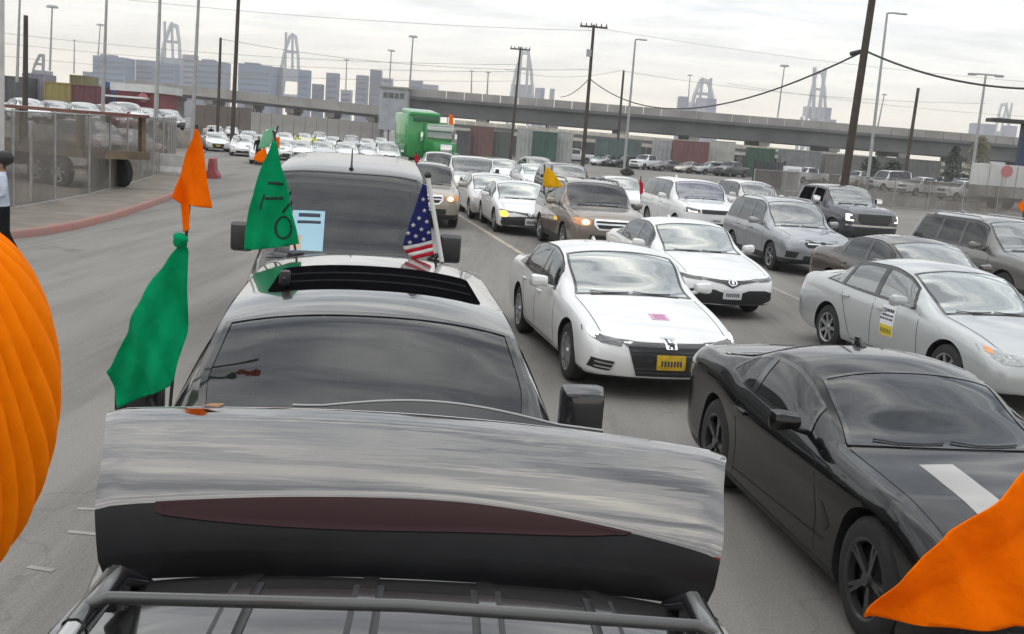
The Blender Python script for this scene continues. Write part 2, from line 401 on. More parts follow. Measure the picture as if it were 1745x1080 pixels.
def wheel_meshes(R, w, spokes, style):
    """wheel on the +X side, centred on its hub; outer face at x = +w/2"""
    prof = [(-w/2, R*.66), (-w/2-.004, R*.8), (-w*.46, R*.93), (-w*.36, R*.99), (0, R), (w*.36, R*.99), (w*.46, R*.93), (w/2+.004, R*.8), (w/2, R*.66), (w*.40, R*.65)]
    bm = bmesh.new(); seg = 36
    rings = [[bm.verts.new((x, r*math.cos(2*math.pi*k/seg), r*math.sin(2*math.pi*k/seg))) for k in range(seg)] for x, r in prof]
    for a, b in zip(rings[:-1], rings[1:]):
        for k in range(seg): bm.faces.new((a[k], a[(k+1) % seg], b[(k+1) % seg], b[k]))
    bm.faces.new(rings[0])
    bmesh.ops.recalc_face_normals(bm, faces=bm.faces); ty = from_bm(bm, 'tyre', 35)
    bm = bmesh.new(); r1 = R*.665
    prof = [(w*.30, r1*.88), (w*.46, r1*.9), (w*.5, r1*.96), (w*.5, r1), (w*.3, r1)]
    rings = [[bm.verts.new((x, r*math.cos(2*math.pi*k/seg), r*math.sin(2*math.pi*k/seg))) for k in range(seg)] for x, r in prof]
    for a, b in zip(rings, rings[1:]+rings[:1]):
        for k in range(seg): bm.faces.new((a[k], a[(k+1) % seg], b[(k+1) % seg], b[k]))
    for k in range(spokes):
        a = 2*math.pi*k/spokes
        for da in ((-.11, .11) if style == 'twin' else (0,)):
            wd = (.05 if style == 'twin' else .10)*R*2
            vs = []
            for (rr, ww, x) in ((r1*.14, wd*.9, w*.40), (r1*.92, wd*.62, w*.47)):
                for sgn, dx in ((-1, -.03), (1, -.03), (1, 0), (-1, 0)):
                    t = a + da*(rr/r1)
                    vs.append(bm.verts.new((x+dx, rr*math.cos(t) - sgn*ww/2*math.sin(t), rr*math.sin(t) + sgn*ww/2*math.cos(t))))
            for f in ((0, 1, 5, 4), (1, 2, 6, 5), (2, 3, 7, 6), (3, 0, 4, 7), (4, 5, 6, 7), (0, 3, 2, 1)): bm.faces.new([vs[i] for i in f])
    r = bmesh.ops.create_cone(bm, cap_ends=True, segments=20, radius1=r1*.2, radius2=r1*.17, depth=.03, matrix=Matrix.Translation((w*.42, 0, 0)) @ Matrix.Rotation(math.pi/2, 4, 'Y'))
    bmesh.ops.recalc_face_normals(bm, faces=bm.faces); rim = from_bm(bm, 'rim', 35)
    bm = bmesh.new()   # brake disc and barrel behind the spokes
    bmesh.ops.create_cone(bm, cap_ends=True, segments=28, radius1=r1*.97, radius2=r1*.97, depth=.02, matrix=Matrix.Translation((w*.12, 0, 0)) @ Matrix.Rotation(math.pi/2, 4, 'Y'))
    bk = from_bm(bm, 'brake', 35)
    return ty, rim, bk
def mirror_me(sx, size=1.0, square=False):
    bm = bmesh.new()
    if square: vs = add_box(bm, (0, 0, 0), (.2*size, .12*size, .27*size), bev=.035*size)
    else: vs = add_box(bm, (0, 0, 0), (.24*size, .14*size, .155*size), bev=.06*size)
    for v in vs:       # taper toward the body and the nose
        if v.co.y < 0: v.co.z *= .86; v.co.x *= .92
        if sx*v.co.x < 0 and not square: v.co.z *= .8
    bmesh.ops.translate(bm, vec=(sx*.13*size, 0, .03*size), verts=vs)
    add_box(bm, (sx*-.03*size, .01, -.045*size), (.2*size, .05*size, .04*size), rot=(0, -sx*.25, 0), bev=.01)
    bmesh.ops.recalc_face_normals(bm, faces=bm.faces)
    return from_bm(bm, 'mirror', 50)

GEO = {}
def interior(S):
    """cabin seen through the glass: floor tub, dashboard, seats, steering wheel"""
    sp = S.sp; c0, W = sp['cowl'], S.W; out = []; zb = S.zb(c0+1.0); L2 = S.L/2; end = min(sp['rhead']+.1, S.L-.5); fz = zb-.42
    out.append(('cabin_floor', box_me((0, (c0+.3+end)/2-L2, fz-.1), (W*.80, end-c0-.3, .2), name='cabin_floor'), 'cabin'))
    bm = bmesh.new(); vs = add_box(bm, (0, c0+.36-L2, zb-.12), (W*.80, .56, .30), bev=.05)
    out.append(('dashboard', from_bm(bm, 'dashboard'), 'cabin'))
    rows = [c0+1.22, c0+2.02] + ([c0+2.75] if end-c0 > 3.3 else [])
    for r_, s in enumerate(rows):
        if s+.15 > end: continue
        for x in ((-.37, .37) if r_ == 0 else (-.40, 0, .40)):
            bm = bmesh.new(); w = .48 if r_ == 0 else .40
            add_box(bm, (x, s-.28-L2, fz+.12), (w, .5, .16), bev=.05)
            add_box(bm, (x, s+.02-L2, fz+.42), (w, .16, .60), rot=(-.22, 0, 0), bev=.06)
            if s+.2 < end-.2 or r_ == 0: add_box(bm, (x, s+.10-L2, min(fz+.80, S.zc(s)-.16)), (.24, .10, .17), bev=.04)
            out.append(('seat', from_bm(bm, 'seat', 50), 'seat'))
    bm = bmesh.new(); pts = [(.37+.18*math.cos(a), .18*math.sin(a)*.35, .18*math.sin(a)) for a in np.linspace(0, 2*math.pi, 21)]
    add_tube(bm, pts, .016, 6, False); add_box(bm, (.37, .0, -.01), (.3, .03, .05), bev=.01)
    bmesh.ops.translate(bm, vec=(0, c0+.72-L2, zb-.02), verts=bm.verts); out.append(('steering_wheel', from_bm(bm, 'steering_wheel', 60), 'cabin'))
    return out
def geometry(key):
    """all part meshes of one kind of vehicle, built once: list of (name, mesh, material key, index of parent part, location)"""
    if key in GEO: return GEO[key]
    sp = SPEC[key]; S = Shape(sp); L = S.L; parts = []
    def add(name, me, m, par=None, loc=(0, 0, 0), rot=(0, 0, 0)): parts.append((name, me, m, par, loc, rot)); return len(parts)-1
    bm = body_bm(S)
    clad = sp.get('clad', 0)
    for f in bm.faces:
        c = f.calc_center_median()
        if (c.z < clad or (c.z < .26)) and f.material_index == 0: f.material_index = 1
    me = bpy.data.meshes.new(key+'_raw'); bm.to_mesh(me); bm.free()
    me.materials.append(None); me.materials.append(BLACK); me.materials.append(BLACK)
    bo = bpy.data.objects.new('tmp', me); COL.objects.link(bo)
    cb = bmesh.new(); R = sp['R']; tw = sp.get('tw', .225)
    ax = (sp['fo'], sp['fo']+sp['wb'])
    for s in ax:
        for sx in (-1, 1):
            bmesh.ops.create_cone(cb, cap_ends=True, segments=44, radius1=R+sp.get('gap', .055), radius2=R+sp.get('gap', .055), depth=.62,
                                  matrix=Matrix.Translation((sx*(S.W/2-.30+.31), s-L/2, R)) @ Matrix.Rotation(math.pi/2, 4, 'Y'))
    for f in cb.faces: f.material_index = 1
    cm = bpy.data.meshes.new('cut'); cb.to_mesh(cm); cb.free(); cm.materials.append(BLACK); cm.materials.append(BLACK)
    co = bpy.data.objects.new('tmpc', cm); COL.objects.link(co)
    md = bo.modifiers.new('b', 'BOOLEAN'); md.object = co; md.operation = 'DIFFERENCE'; md.solver = 'EXACT'
    dg = bpy.context.evaluated_depsgraph_get(); ev = bo.evaluated_get(dg)
    body = bpy.data.meshes.new_from_object(ev); body.name = key+'_body'
    bpy.data.objects.remove(bo); bpy.data.objects.remove(co)
    if len(body.polygons) < 500: print('BOOLEAN FAILED', key)
    shade(body, 38)
    while len(body.materials) < 2: body.materials.append(BLACK)
    body.materials[1] = BLACK
    bvh = BVHTree.FromPolygons([v.co[:] for v in body.vertices], [p.vertices[:] for p in body.polygons])
    S.bvh = bvh
    bmd = bmesh.new(); bmd.from_mesh(body)
    bmesh.ops.delete(bmd, geom=[f for f in bmd.faces if f.material_index == 2], context='FACES')
    bmd.to_mesh(body); bmd.free(); shade(body, 38)
    add('body', body, 'paint')
    for nm_, me_, mk_ in interior(S): add(nm_, me_, mk_)
    # ---- glass
    c0, c1, c2, c3 = sp['cowl'], sp['head'], sp['rhead'], sp['rglass']
    def topgrid(s0, s1, u, n=14, m=13, bow=0.0):
        return [[S.top(s0+(s1-s0)*i/(n-1) + bow*(1-(2*j/(m-1)-1)**2)*(1-i/(n-1)), -u+2*u*j/(m-1)) for j in range(m)] for i in range(n)]
    bw = sp.get('bow', -.06)
    def ring(G, wi, wj, off, outward, name):
        """border frame of a grid, wi / wj = number of border rows / columns"""
        A, nr = grid_patch(G, 0, 0); n, m = A.shape[:2]
        if np.sum(nr.mean((0, 1))*np.array(outward)) < 0: nr = -nr
        T = A+nr*off; vs = [tuple(T[i, j]) for i in range(n) for j in range(m)]
        fs = [(i*m+j, (i+1)*m+j, (i+1)*m+j+1, i*m+j+1) for i in range(n-1) for j in range(m-1) if i < wi or i >= n-1-wi or j < wj or j >= m-1-wj]
        return mesh(vs, fs, name, 45)
    add('window_seal', ring(topgrid(c0, c1, .955, 26, 47, bow=bw), 1, 1, .009, (0, -.5, 1), 'ws_seal'), 'trim')
    add('windshield', patch_me(topgrid(c0+.004, c1-.004, .95, bow=bw), .005, .007, (0, -.5, 1), 'windshield'), 'glass')
    if sp.get('rear_glass', True):
        add('window_seal', patch_me(topgrid(c2, c3, .97), .003, .008, (0, .6, 1), 'rear_seal'), 'trim')
        add('rear_window', patch_me(topgrid(c2+.04, c3-.04, .93), .007, .007, (0, .6, 1), 'rear_window'), 'glass')
    wins = sp['wins']           # (front s at belt, front s at top, rear s at belt, rear s at top)
    t0, t1 = sp.get('wt0', .07), sp.get('wt1', .9)
    for sx in (-1, 1):
        def sgrid(a0, a1, b0, b1, ta, tb, n=12, m=7):
            G = []
            for i in range(n):
                row = []
                for j in range(m):
                    t = ta+(tb-ta)*j/(m-1); sa = a0+(a1-a0)*t; sb = b0+(b1-b0)*t
                    row.append(S.side(sa+(sb-sa)*i/(n-1), t, sx))
                G.append(row)
            return G
        a, b = wins[0], wins[-1]
        add('window_seal', ring(sgrid(a[0]-.06, a[1]-.06, b[2]+.06, b[3]+.05, t0-.06, t1+.06, 40, 13), 1, 1, .007, (sx, 0, .2), 'side_seal'), sp.get('sealmat', 'trim'))
        for q0, q1 in zip(wins[:-1], wins[1:]):
            add('window_pillar', patch_me(sgrid(q0[2]-.012, q0[3]-.012, q1[0]+.012, q1[1]+.012, t0-.04, t1+.04, 3), .009, .02, (sx, 0, .2), 'window_pillar'), 'trim')
        for q in wins:
            add('side_window', patch_me(sgrid(q[0]-.035, q[1]-.035, q[2]+.035, q[3]+.035, t0-.04, t1+.04), .004, .006, (sx, 0, .2), 'side_window'), 'glass_side')
        # mirrors
        ms = sp.get('mir', c0+.42); p = S.side(ms, .06, sx)
        add('mirror', mirror_me(sx, sp.get('mirsize', 1.0), sp.get('mirsq', False)), sp.get('mirmat', 'paint'), None, (p[0]+sx*sp.get('mirout', .06), p[1]-.02, p[2]+sp.get('mirup', .05)))
        d = 'R' if sx > 0 else 'L'
        # shut lines and handles
        for (y0, z0, y1, z1) in sp.get('seams', []):
            dy, dz = y1-y0, z1-z0; ln = math.hypot(dy, dz); nx, nz = -dz/ln*.005, dy/ln*.005
            q = [(y0-L/2-nx, z0-nz), (y1-L/2-nx, z1-nz), (y1-L/2+nx, z1+nz), (y0-L/2+nx, z0+nz)]
            add('door_seam', proj_me(bvh, q, d, .0018, .006, 'door_seam', .08), 'seam')
        for (hs, hz_) in sp.get('handles', []):
            h = bvh.ray_cast(DIRS[d][1](hs-L/2, hz_), DIRS[d][2])
            if h[0] is not None:
                add('door_handle', box_me((0, 0, 0), (.035, .2, .03), bev=.009, name='door_handle'), sp.get('handlemat', 'paint'), None, (h[0].x+sx*.014, h[0].y, h[0].z))
        for nm, poly, m, off in sp.get('sides', []):
            add(nm, proj_me(bvh, [(p_[0]-L/2, p_[1]) for p_ in poly], d, off, off+.01, nm), m)
    for nm, poly, m, off, mr in sp.get('front', []):
        for q in ([poly, mir(poly)] if mr else [poly]): add(nm, proj_me(bvh, q, 'F', off, off+.02, nm, .06), m)
    for nm, poly, m, off, mr in sp.get('rear', []):
        for q in ([poly, mir(poly)] if mr else [poly]): add(nm, proj_me(bvh, q, 'B', off, off+.02, nm, .08), m)
    for nm, poly, m, off, mr in sp.get('tops', []):
        poly = [(p_[0], p_[1]-L/2) for p_ in poly]
        for q in ([poly, mir(poly)] if mr else [poly]): add(nm, proj_me(bvh, q, 'T', off, off+.01, nm, .12), m)
    for sx in (-1, 1):     # hood shut line
        xa, xb = sx*S.w(.3)*.80, sx*S.w(c0)*.80; q = [(xa-.004, .22-L/2), (xa+.004, .22-L/2), (xb+.004, c0-.05-L/2), (xb-.004, c0-.05-L/2)]
        add('hood_seam', proj_me(bvh, q, 'T', .0018, .006, 'hood_seam', .1), 'seam')
    # wipers
    if sp.get('wiper', True):
        for x0 in (-.72, -.02):
            pts = [S.top(c0+.03+sp.get('bow', -.06)*(1-(x0+d_)**2)+e_, x0+d_) for d_, e_ in ((0, .05), (.2, .012), (.42, .012), (.62, .03))]
            add('wiper', tube_me([(p[0], p[1]-.008, p[2]+.014) for p in pts], .006, 6, 'wiper'), 'black')
    # roof rails
    if sp.get('rails'):
        r0, r1 = sp['rails']
        for sx in (-1, 1):
            pts = [S.top(r0+(r1-r0)*i/9, sx*.9) for i in range(10)]
            pp = [(p[0], p[1], p[2]+(.055 if 0 < i < 9 else .0)) for i, p in enumerate(pts)]
            add('roof_rail', tube_me(pp, .017, 8, 'roof_rail'), sp.get('railmat', 'black'))
    if sp.get('fin'):
        p = S.top(sp['fin'], 0)
        bmf = bmesh.new(); vs = add_box(bmf, (0, 0, .03), (.05, .17, .07), bev=.015)
        for v in vs:
            if v.co.z > .03: v.co.x *= .4; v.co.y = v.co.y*.45+.04
        add('antenna', from_bm(bmf, 'antenna'), 'paint', None, p)
    # wheels
    k = (R, tw, sp.get('spokes', 5), sp.get('wstyle', 'single'))
    if k not in WH: WH[k] = wheel_meshes(*k)
    ty, rim, bk = WH[k]
    for s in ax:
        for sx in (-1, 1):
            i = add('wheel', ty, 'rubber', None, (sx*(S.W/2-.03-tw/2), s-L/2, R), (0, 0, 0 if sx > 0 else math.pi))
            add('rim', rim, sp.get('rim', 'alloy'), i); add('brake_disc', bk, 'black', i)
    GEO[key] = (parts, S)
    return GEO[key]
WH = {}
KEYS = {'trim': TRIM, 'black': BLACK, 'rubber': RUBBER, 'chrome': CHROME, 'alloy': ALLOY, 'darkrim': DARKRIM, 'lamp': LAMP, 'lampd': LAMPD, 'lit': LIT,
        'litw': LITW, 'amber': AMBER, 'amberd': AMBERD, 'tail': TAIL, 'plate': PLATE, 'platey': PLATEY, 'ink': INK, 'seam': SEAM,
        'cabin': mat('cabin_plastic', (.035, .035, .037), rough=.7), 'seat': mat('seat_fabric', (.07, .068, .065), rough=.8)}
FAR = {'cabin_floor', 'dashboard', 'seat', 'body', 'windshield', 'side_window', 'window_seal', 'wheel', 'rim', 'headlight', 'grille', 'mirror', 'rear_window', 'taillight', 'license_plate', 'lower_intake'}
def vehicle(name, label, cat, key, pm, loc, rz, gm=None, gs=None, group=None, far=False, over=None, skip=(), z=0.0):
    parts, S = geometry(key)
    root = empty(name, (loc[0], loc[1], z), rz); tag(root, label, cat, group)
    gm = gm or GL['dark']; gs = gs or gm
    made = []
    for nm, me, mk, par, l, r in parts:
        if (far and nm not in FAR) or nm in skip: made.append(None); continue
        p = root if par is None else made[par]
        if p is None: made.append(None); continue
        o = bpy.data.objects.new(nm, me); COL.objects.link(o); o.parent = p; o.location = l; o.rotation_euler = r
        m = pm if mk == 'paint' else gm if mk == 'glass' else gs if mk == 'glass_side' else KEYS[mk]
        if over and nm in over: m = over[nm]
        if len(me.materials) == 0: me.materials.append(m)
        o.material_slots[0].link = 'OBJECT'; o.material_slots[0].material = m
        made.append(o)
    root['_s'] = 0; del root['_s']
    return root, S, made
def place(px, py, local, rz, z=None):
    """ground position of a vehicle whose local point falls on a picture point"""
    g = at(px, py, local[2]); c, s = math.cos(rz), math.sin(rz)
    return (g.x - (local[0]*c-local[1]*s), g.y - (local[0]*s+local[1]*c))
def pane(name, tint, refl=1.7, base=0.0):
    """car glass: clear tint below, mirror by Fresnel on top"""
    m = bpy.data.materials.new(name); m.use_nodes = True; t = m.node_tree; t.nodes.clear()
    o = N(t, 'ShaderNodeOutputMaterial'); tr = N(t, 'ShaderNodeBsdfTransparent'); tr.inputs[0].default_value = (*tint, 1)
    gl = N(t, 'ShaderNodeBsdfGlossy'); gl.inputs['Roughness'].default_value = .015; gl.inputs[0].default_value = (*[.55+.45*min(1, c*1.3) for c in tint], 1)
    fr = N(t, 'ShaderNodeFresnel'); fr.inputs[0].default_value = 1.5; mu = N(t, 'ShaderNodeMath', operation='MULTIPLY_ADD'); mu.use_clamp = True; mu.inputs[1].default_value = refl; mu.inputs[2].default_value = base
    df = N(t, 'ShaderNodeBsdfDiffuse'); df.inputs[0].default_value = (.22, .22, .21, 1); md = N(t, 'ShaderNodeMixShader'); nz = N(t, 'ShaderNodeTexNoise'); nz.inputs['Scale'].default_value = 2.5; nz.inputs['Detail'].default_value = 6
    tc = N(t, 'ShaderNodeTexCoord'); t.links.new(tc.outputs['Object'], nz.inputs['Vector']); mr = N(t, 'ShaderNodeMapRange'); mr.inputs[1].default_value = .35; mr.inputs[2].default_value = .75; mr.inputs[3].default_value = .0; mr.inputs[4].default_value = .09
    t.links.new(nz.outputs['Fac'], mr.inputs[0]); t.links.new(mr.outputs[0], md.inputs[0]); t.links.new(tr.outputs[0], md.inputs[1]); t.links.new(df.outputs[0], md.inputs[2])   # road film on the glass
    mx = N(t, 'ShaderNodeMixShader'); t.links.new(fr.outputs[0], mu.inputs[0]); t.links.new(mu.outputs[0], mx.inputs[0]); t.links.new(md.outputs[0], mx.inputs[1]); t.links.new(gl.outputs[0], mx.inputs[2]); t.links.new(mx.outputs[0], o.inputs[0])
    return m
GL = {'dark': pane('glass_dark', (.36, .40, .45), 1.6, .005), 'green': pane('glass_green', (.70, .80, .75), 3.0, .14), 'tint': pane('glass_tint', (.10, .105, .115), 1.8), 'blue': pane('glass_blue', (.45, .48, .66), 2.6, .10), 'mid': pane('glass_mid', (.62, .66, .67), 2.8, .10), 'open': mat('dark_opening_sheet', (.004, .004, .005), rough=.9, spec=0.0)}  # the open entry is a black sheet painted for a dark inside
# ------------------------------------------------------------------ kinds of vehicle
def plate_set(z, m='plate', w=.32, h=.16, bars=True, y=0):
    out = [('license_plate', rrect(0, z, w, h, .012), m, .03, False)]
    if bars:
        for i in range(7):
            out.append(('plate_character', rrect(-.105+i*.035, z-.008, .02, .062, .005), 'ink', .033, False))
    return out
SPEC = {}
SPEC['accord'] = dict(crown=.07, L=4.88, W=1.86, wb=2.83, fo=.93, R=.335, tw=.23, spokes=10, wstyle='single', fin=3.35, cowl=1.36, head=2.16, rhead=3.42, rglass=4.28, bulge=.11, wn=.74,
    zc=[(0, .69), (.12, .745), (.5, .83), (1.0, .915), (1.33, .965), (1.75, 1.20), (2.15, 1.385), (2.6, 1.448), (3.0, 1.44), (3.45, 1.365), (4.25, 1.085), (4.6, 1.06), (4.88, .99)],
    zb=[(0, .60), (.3, .70), (1.0, .84), (1.6, .905), (3.0, .945), (4.1, .985), (4.88, .93)],
    nose=[(.15, .12), (.28, .03), (.45, 0), (.6, .02), (.72, .10), (1.2, .3)],
    wins=[(1.82, 1.95, 2.62, 2.62), (2.70, 2.70, 3.62, 3.34), (3.70, 3.42, 3.98, 3.46)], mir=1.88, handles=[(2.45, .80), (3.42, .83)],
    seams=[(1.55, .3, 1.62, .88), (2.66, .28, 2.66, .92), (3.2, .3, 3.55, .92), (1.65, .29, 3.2, .29)],
    front=[('grille', [(-.47, .615), (.47, .615), (.42, .45), (.36, .29), (-.36, .29), (-.42, .45)], 'black', .012, False),
           ('grille_bar', [(-.56, .665), (-.3, .655), (.3, .655), (.56, .665), (.48, .61), (-.48, .61)], 'trim', .016, False),
           ('headlight', [(.50, .655), (.70, .685), (.86, .735), (.875, .685), (.74, .62), (.54, .60)], 'lampd', .012, True),
           ('daytime_lamp', [(.74, .70), (.80, .722), (.83, .728), (.838, .70), (.82, .665), (.785, .655), (.795, .69), (.76, .68)], 'lit', .02, True),
           ('grille_mesh', [(-.44, .57), (.44, .57), (.435, .562), (-.435, .562)], 'lampd', .018, False), ('grille_mesh', [(-.43, .53), (.43, .53), (.425, .522), (-.425, .522)], 'lampd', .018, False), ('grille_mesh', [(-.40, .38), (.40, .38), (.395, .372), (-.395, .372)], 'lampd', .018, False), ('grille_mesh', [(-.38, .34), (.38, .34), (.375, .332), (-.375, .332)], 'lampd', .018, False),
           ('fog_lamp', [(.60, .43), (.83, .455), (.85, .34), (.64, .325)], 'black', .012, True),
           ('fog_trim', [(.62, .405), (.80, .425), (.80, .41), (.62, .392)], 'chrome', .02, True),
           ('fog_trim', [(.63, .36), (.80, .375), (.80, .36), (.63, .345)], 'chrome', .02, True),
           ('bumper_lip', [(-.8, .262), (.8, .262), (.78, .235), (-.78, .235)], 'black', .012, False)] + plate_set(.455, 'platey') +
          [('emblem', [(-.075, .70), (.075, .70), (.06, .60), (-.06, .60)], 'chrome', .03, False),
           ('emblem_letter', [(-.045, .69), (-.02, .69), (-.018, .66), (.018, .66), (.02, .69), (.045, .69), (.035, .61), (.014, .61), (.016, .64), (-.016, .64), (-.014, .61), (-.035, .61)], 'ink', .034, False)],
    rear=[('taillight', [(.45, .95), (.85, .95), (.86, .82), (.5, .83)], 'tail', .012, True)])
SPEC['camry'] = dict(L=4.88, W=1.84, wb=2.825, fo=.98, R=.335, tw=.225, spokes=10, fin=3.4, cowl=1.38, head=2.18, rhead=3.5, rglass=4.3, bulge=.13, wn=.74,
    zc=[(0, .70), (.12, .76), (.5, .845), (1.0, .92), (1.36, .97), (1.78, 1.20), (2.17, 1.385), (2.6, 1.445), (3.0, 1.44), (3.5, 1.37), (4.28, 1.10), (4.6, 1.08), (4.88, 1.0)],
    zb=[(0, .62), (.3, .72), (1.0, .85), (1.6, .91), (3.0, .95), (4.1, 1.0), (4.88, .94)],
    nose=[(.15, .10), (.28, .02), (.45, 0), (.6, .03), (.72, .11), (1.2, .3)],
    wins=[(1.82, 1.96, 2.62, 2.62), (2.70, 2.70, 3.62, 3.4), (3.70, 3.48, 3.98, 3.52)], mir=1.88, handles=[(2.45, .82), (3.42, .85)],
    seams=[(1.55, .3, 1.62, .88), (2.66, .28, 2.66, .92), (3.2, .3, 3.55, .92), (1.65, .29, 3.2, .29)],
    front=[('upper_grille', [(-.80, .665), (-.5, .655), (-.15, .60), (0, .53), (.15, .60), (.5, .655), (.80, .665), (.5, .685), (.2, .66), (0, .655), (-.2, .66), (-.5, .685)], 'trim', .014, False),
           ('headlight', [(.45, .672), (.70, .70), (.86, .73), (.86, .68), (.72, .645), (.5, .635)], 'lampd', .012, True),
           ('grille', [(-.62, .50), (-.3, .50), (-.18, .46), (.18, .46), (.3, .50), (.62, .50), (.74, .47), (.76, .34), (.60, .27), (-.60, .27), (-.76, .34), (-.74, .47)], 'black', .014, False),
           ('bumper_lip', [(-.78, .258), (.78, .258), (.76, .225), (-.76, .225)], 'paint', .03, False),
           ('lower_intake', [(-.7, .222), (.7, .222), (.66, .19), (-.66, .19)], 'black', .02, False)] + plate_set(.43) +
          [('emblem', ell(0, .625, .078, .052), 'chrome', .03, False), ('emblem_inner', ell(0, .625, .058, .036), 'ink', .033, False), ('emblem_inner', ell(0, .632, .022, .04, 10), 'chrome', .036, False)],
    rear=[('taillight', [(.45, .97), (.85, .97), (.86, .84), (.5, .85)], 'tail', .012, True)])
SPEC['camry_dark'] = dict(SPEC['camry'], front=[f for f in SPEC['camry']['front'] if f[0] not in ('grille', 'bumper_lip')] +
          [('grille', [(-.80, .50), (-.3, .55), (.3, .55), (.80, .50), (.82, .34), (.74, .24), (-.74, .24), (-.82, .34)], 'black', .014, False)] + plate_set(.40))
SPEC['camry_old'] = dict(L=4.8, W=1.82, wb=2.775, fo=.95, R=.325, tw=.215, spokes=7, cowl=1.30, head=2.12, rhead=3.35, rglass=4.12, bulge=.14, wn=.72,
    zc=[(0, .68), (.12, .75), (.5, .85), (1.0, .94), (1.28, .985), (1.7, 1.22), (2.1, 1.40), (2.55, 1.465), (2.95, 1.46), (3.35, 1.395), (4.1, 1.13), (4.45, 1.11), (4.8, 1.03)],
    zb=[(0, .60), (.3, .71), (1.0, .86), (1.6, .93), (3.0, .97), (4.1, 1.02), (4.8, .95)],
    nose=[(.15, .10), (.28, .02), (.45, 0), (.6, .03), (.72, .11), (1.2, .3)],
    wins=[(1.75, 1.90, 2.55, 2.55), (2.63, 2.63, 3.42, 3.28), (3.48, 3.34, 3.86, 3.38)], mir=1.82, handles=[(2.35, .83), (3.30, .86)],
    seams=[(1.5, .3, 1.57, .9), (2.59, .28, 2.59, .94), (3.1, .32, 3.42, .94), (1.6, .29, 3.1, .29)],
    front=[('headlight', [(.46, .67), (.66, .71), (.84, .755), (.86, .68), (.76, .60), (.52, .60)], 'lamp', .012, True),
           ('side_marker', [(.775, .745), (.815, .752), (.83, .70), (.79, .685)], 'amberd', .022, True),
           ('grille', [(-.44, .66), (.44, .66), (.40, .55), (-.40, .55)], 'chrome', .012, False), ('grille_gap', [(-.42, .625), (.42, .625), (.41, .60), (-.41, .60)], 'black', .016, False),
           ('grille_gap', [(-.40, .585), (.40, .585), (.39, .562), (-.39, .562)], 'black', .016, False),
           ('lower_intake', rrect(0, .34, .9, .12, .03), 'black', .012, False)] + plate_set(.46),
    rear=[('taillight', [(.5, .98), (.87, .98), (.875, .80), (.6, .80)], 'tail', .012, True)],
    sides=[('taillight', [(4.58, .98), (4.74, .96), (4.77, .82), (4.66, .80)], 'tail', .008)])
SPEC['lexus'] = dict(SPEC['camry_old'], W=1.82, front=[('headlight', [(.46, .66), (.66, .70), (.84, .745), (.86, .68), (.76, .61), (.52, .60)], 'lamp', .012, True),
           ('grille', [(-.36, .66), (.36, .66), (.28, .50), (-.28, .50)], 'black', .012, False), ('lower_intake', rrect(0, .34, .9, .12, .03), 'black', .012, False)] + plate_set(.46),
    tops=[('sunroof', rrect(0, 2.72, .84, .44, .06), 'trim', .006, False)])
SPEC['coupe'] = dict(L=4.78, W=1.90, wb=2.81, fo=.93, R=.365, tw=.27, spokes=5, wstyle='twin', rim='darkrim', gap=.045, fin=3.15, cowl=1.66, head=2.38, rhead=3.28, rglass=4.1, bulge=.10, wn=.80, wt=.86, tumble=.52, mirsize=.95, mir=2.02,
    zc=[(0, .69), (.1, .755), (.5, .84), (1.1, .915), (1.62, .965), (2.0, 1.155), (2.38, 1.295), (2.75, 1.345), (3.1, 1.335), (3.35, 1.29), (4.08, 1.075), (4.4, 1.07), (4.78, 1.04)],
    zb=[(0, .60), (.25, .72), (.9, .885), (1.6, .915), (2.6, .925), (3.2, .955), (3.75, 1.035), (4.3, 1.02), (4.78, .95)],
    zbot=[(0, .17), (.5, .16), (4.2, .17), (4.78, .27)], prof=[(0, .95), (.1, .98), (.25, .975), (.42, .972), (.6, .985), (.74, 1.0), (.86, .992), (.95, .965), (1, .93)],
    nose=[(.12, .12), (.25, .02), (.4, 0), (.58, .02), (.66, .05), (.78, .14), (1.2, .3)], sealmat='trim',
    wins=[(2.02, 2.16, 3.02, 3.02), (3.08, 3.08, 3.52, 3.3)], wt1=.86, handles=[(3.1, .80)],
    seams=[(1.62, .28, 1.72, .90), (3.2, .26, 3.24, .93), (1.65, .25, 3.18, .25)],
    sides=[('side_vent', [(1.44, .50), (1.56, .62), (1.58, .58), (1.48, .46)], 'black', .004), ('skirt_line', [(1.5, .40), (3.2, .33), (3.2, .315), (1.5, .385)], 'seam', .003)],
    front=[('headlight', [(.50, .655), (.72, .675), (.87, .70), (.88, .63), (.75, .60), (.52, .605)], 'lampd', .012, True),
           ('grille', [(-.52, .655), (.52, .655), (.50, .60), (-.50, .60)], 'black', .012, False), ('lower_intake', [(-.62, .50), (.62, .50), (.72, .26), (-.72, .26)], 'black', .012, False)],
    rear=[('taillight', rrect(.6, .86, .42, .11, .03), 'tail', .012, True)],
    tops=[('pale_hood_strip', [(-.42, .16), (-.18, .14), (-.18, 1.36), (-.42, 1.34)], 'stripe', .003, False)])  # single pale strip to one side of the hood's middle
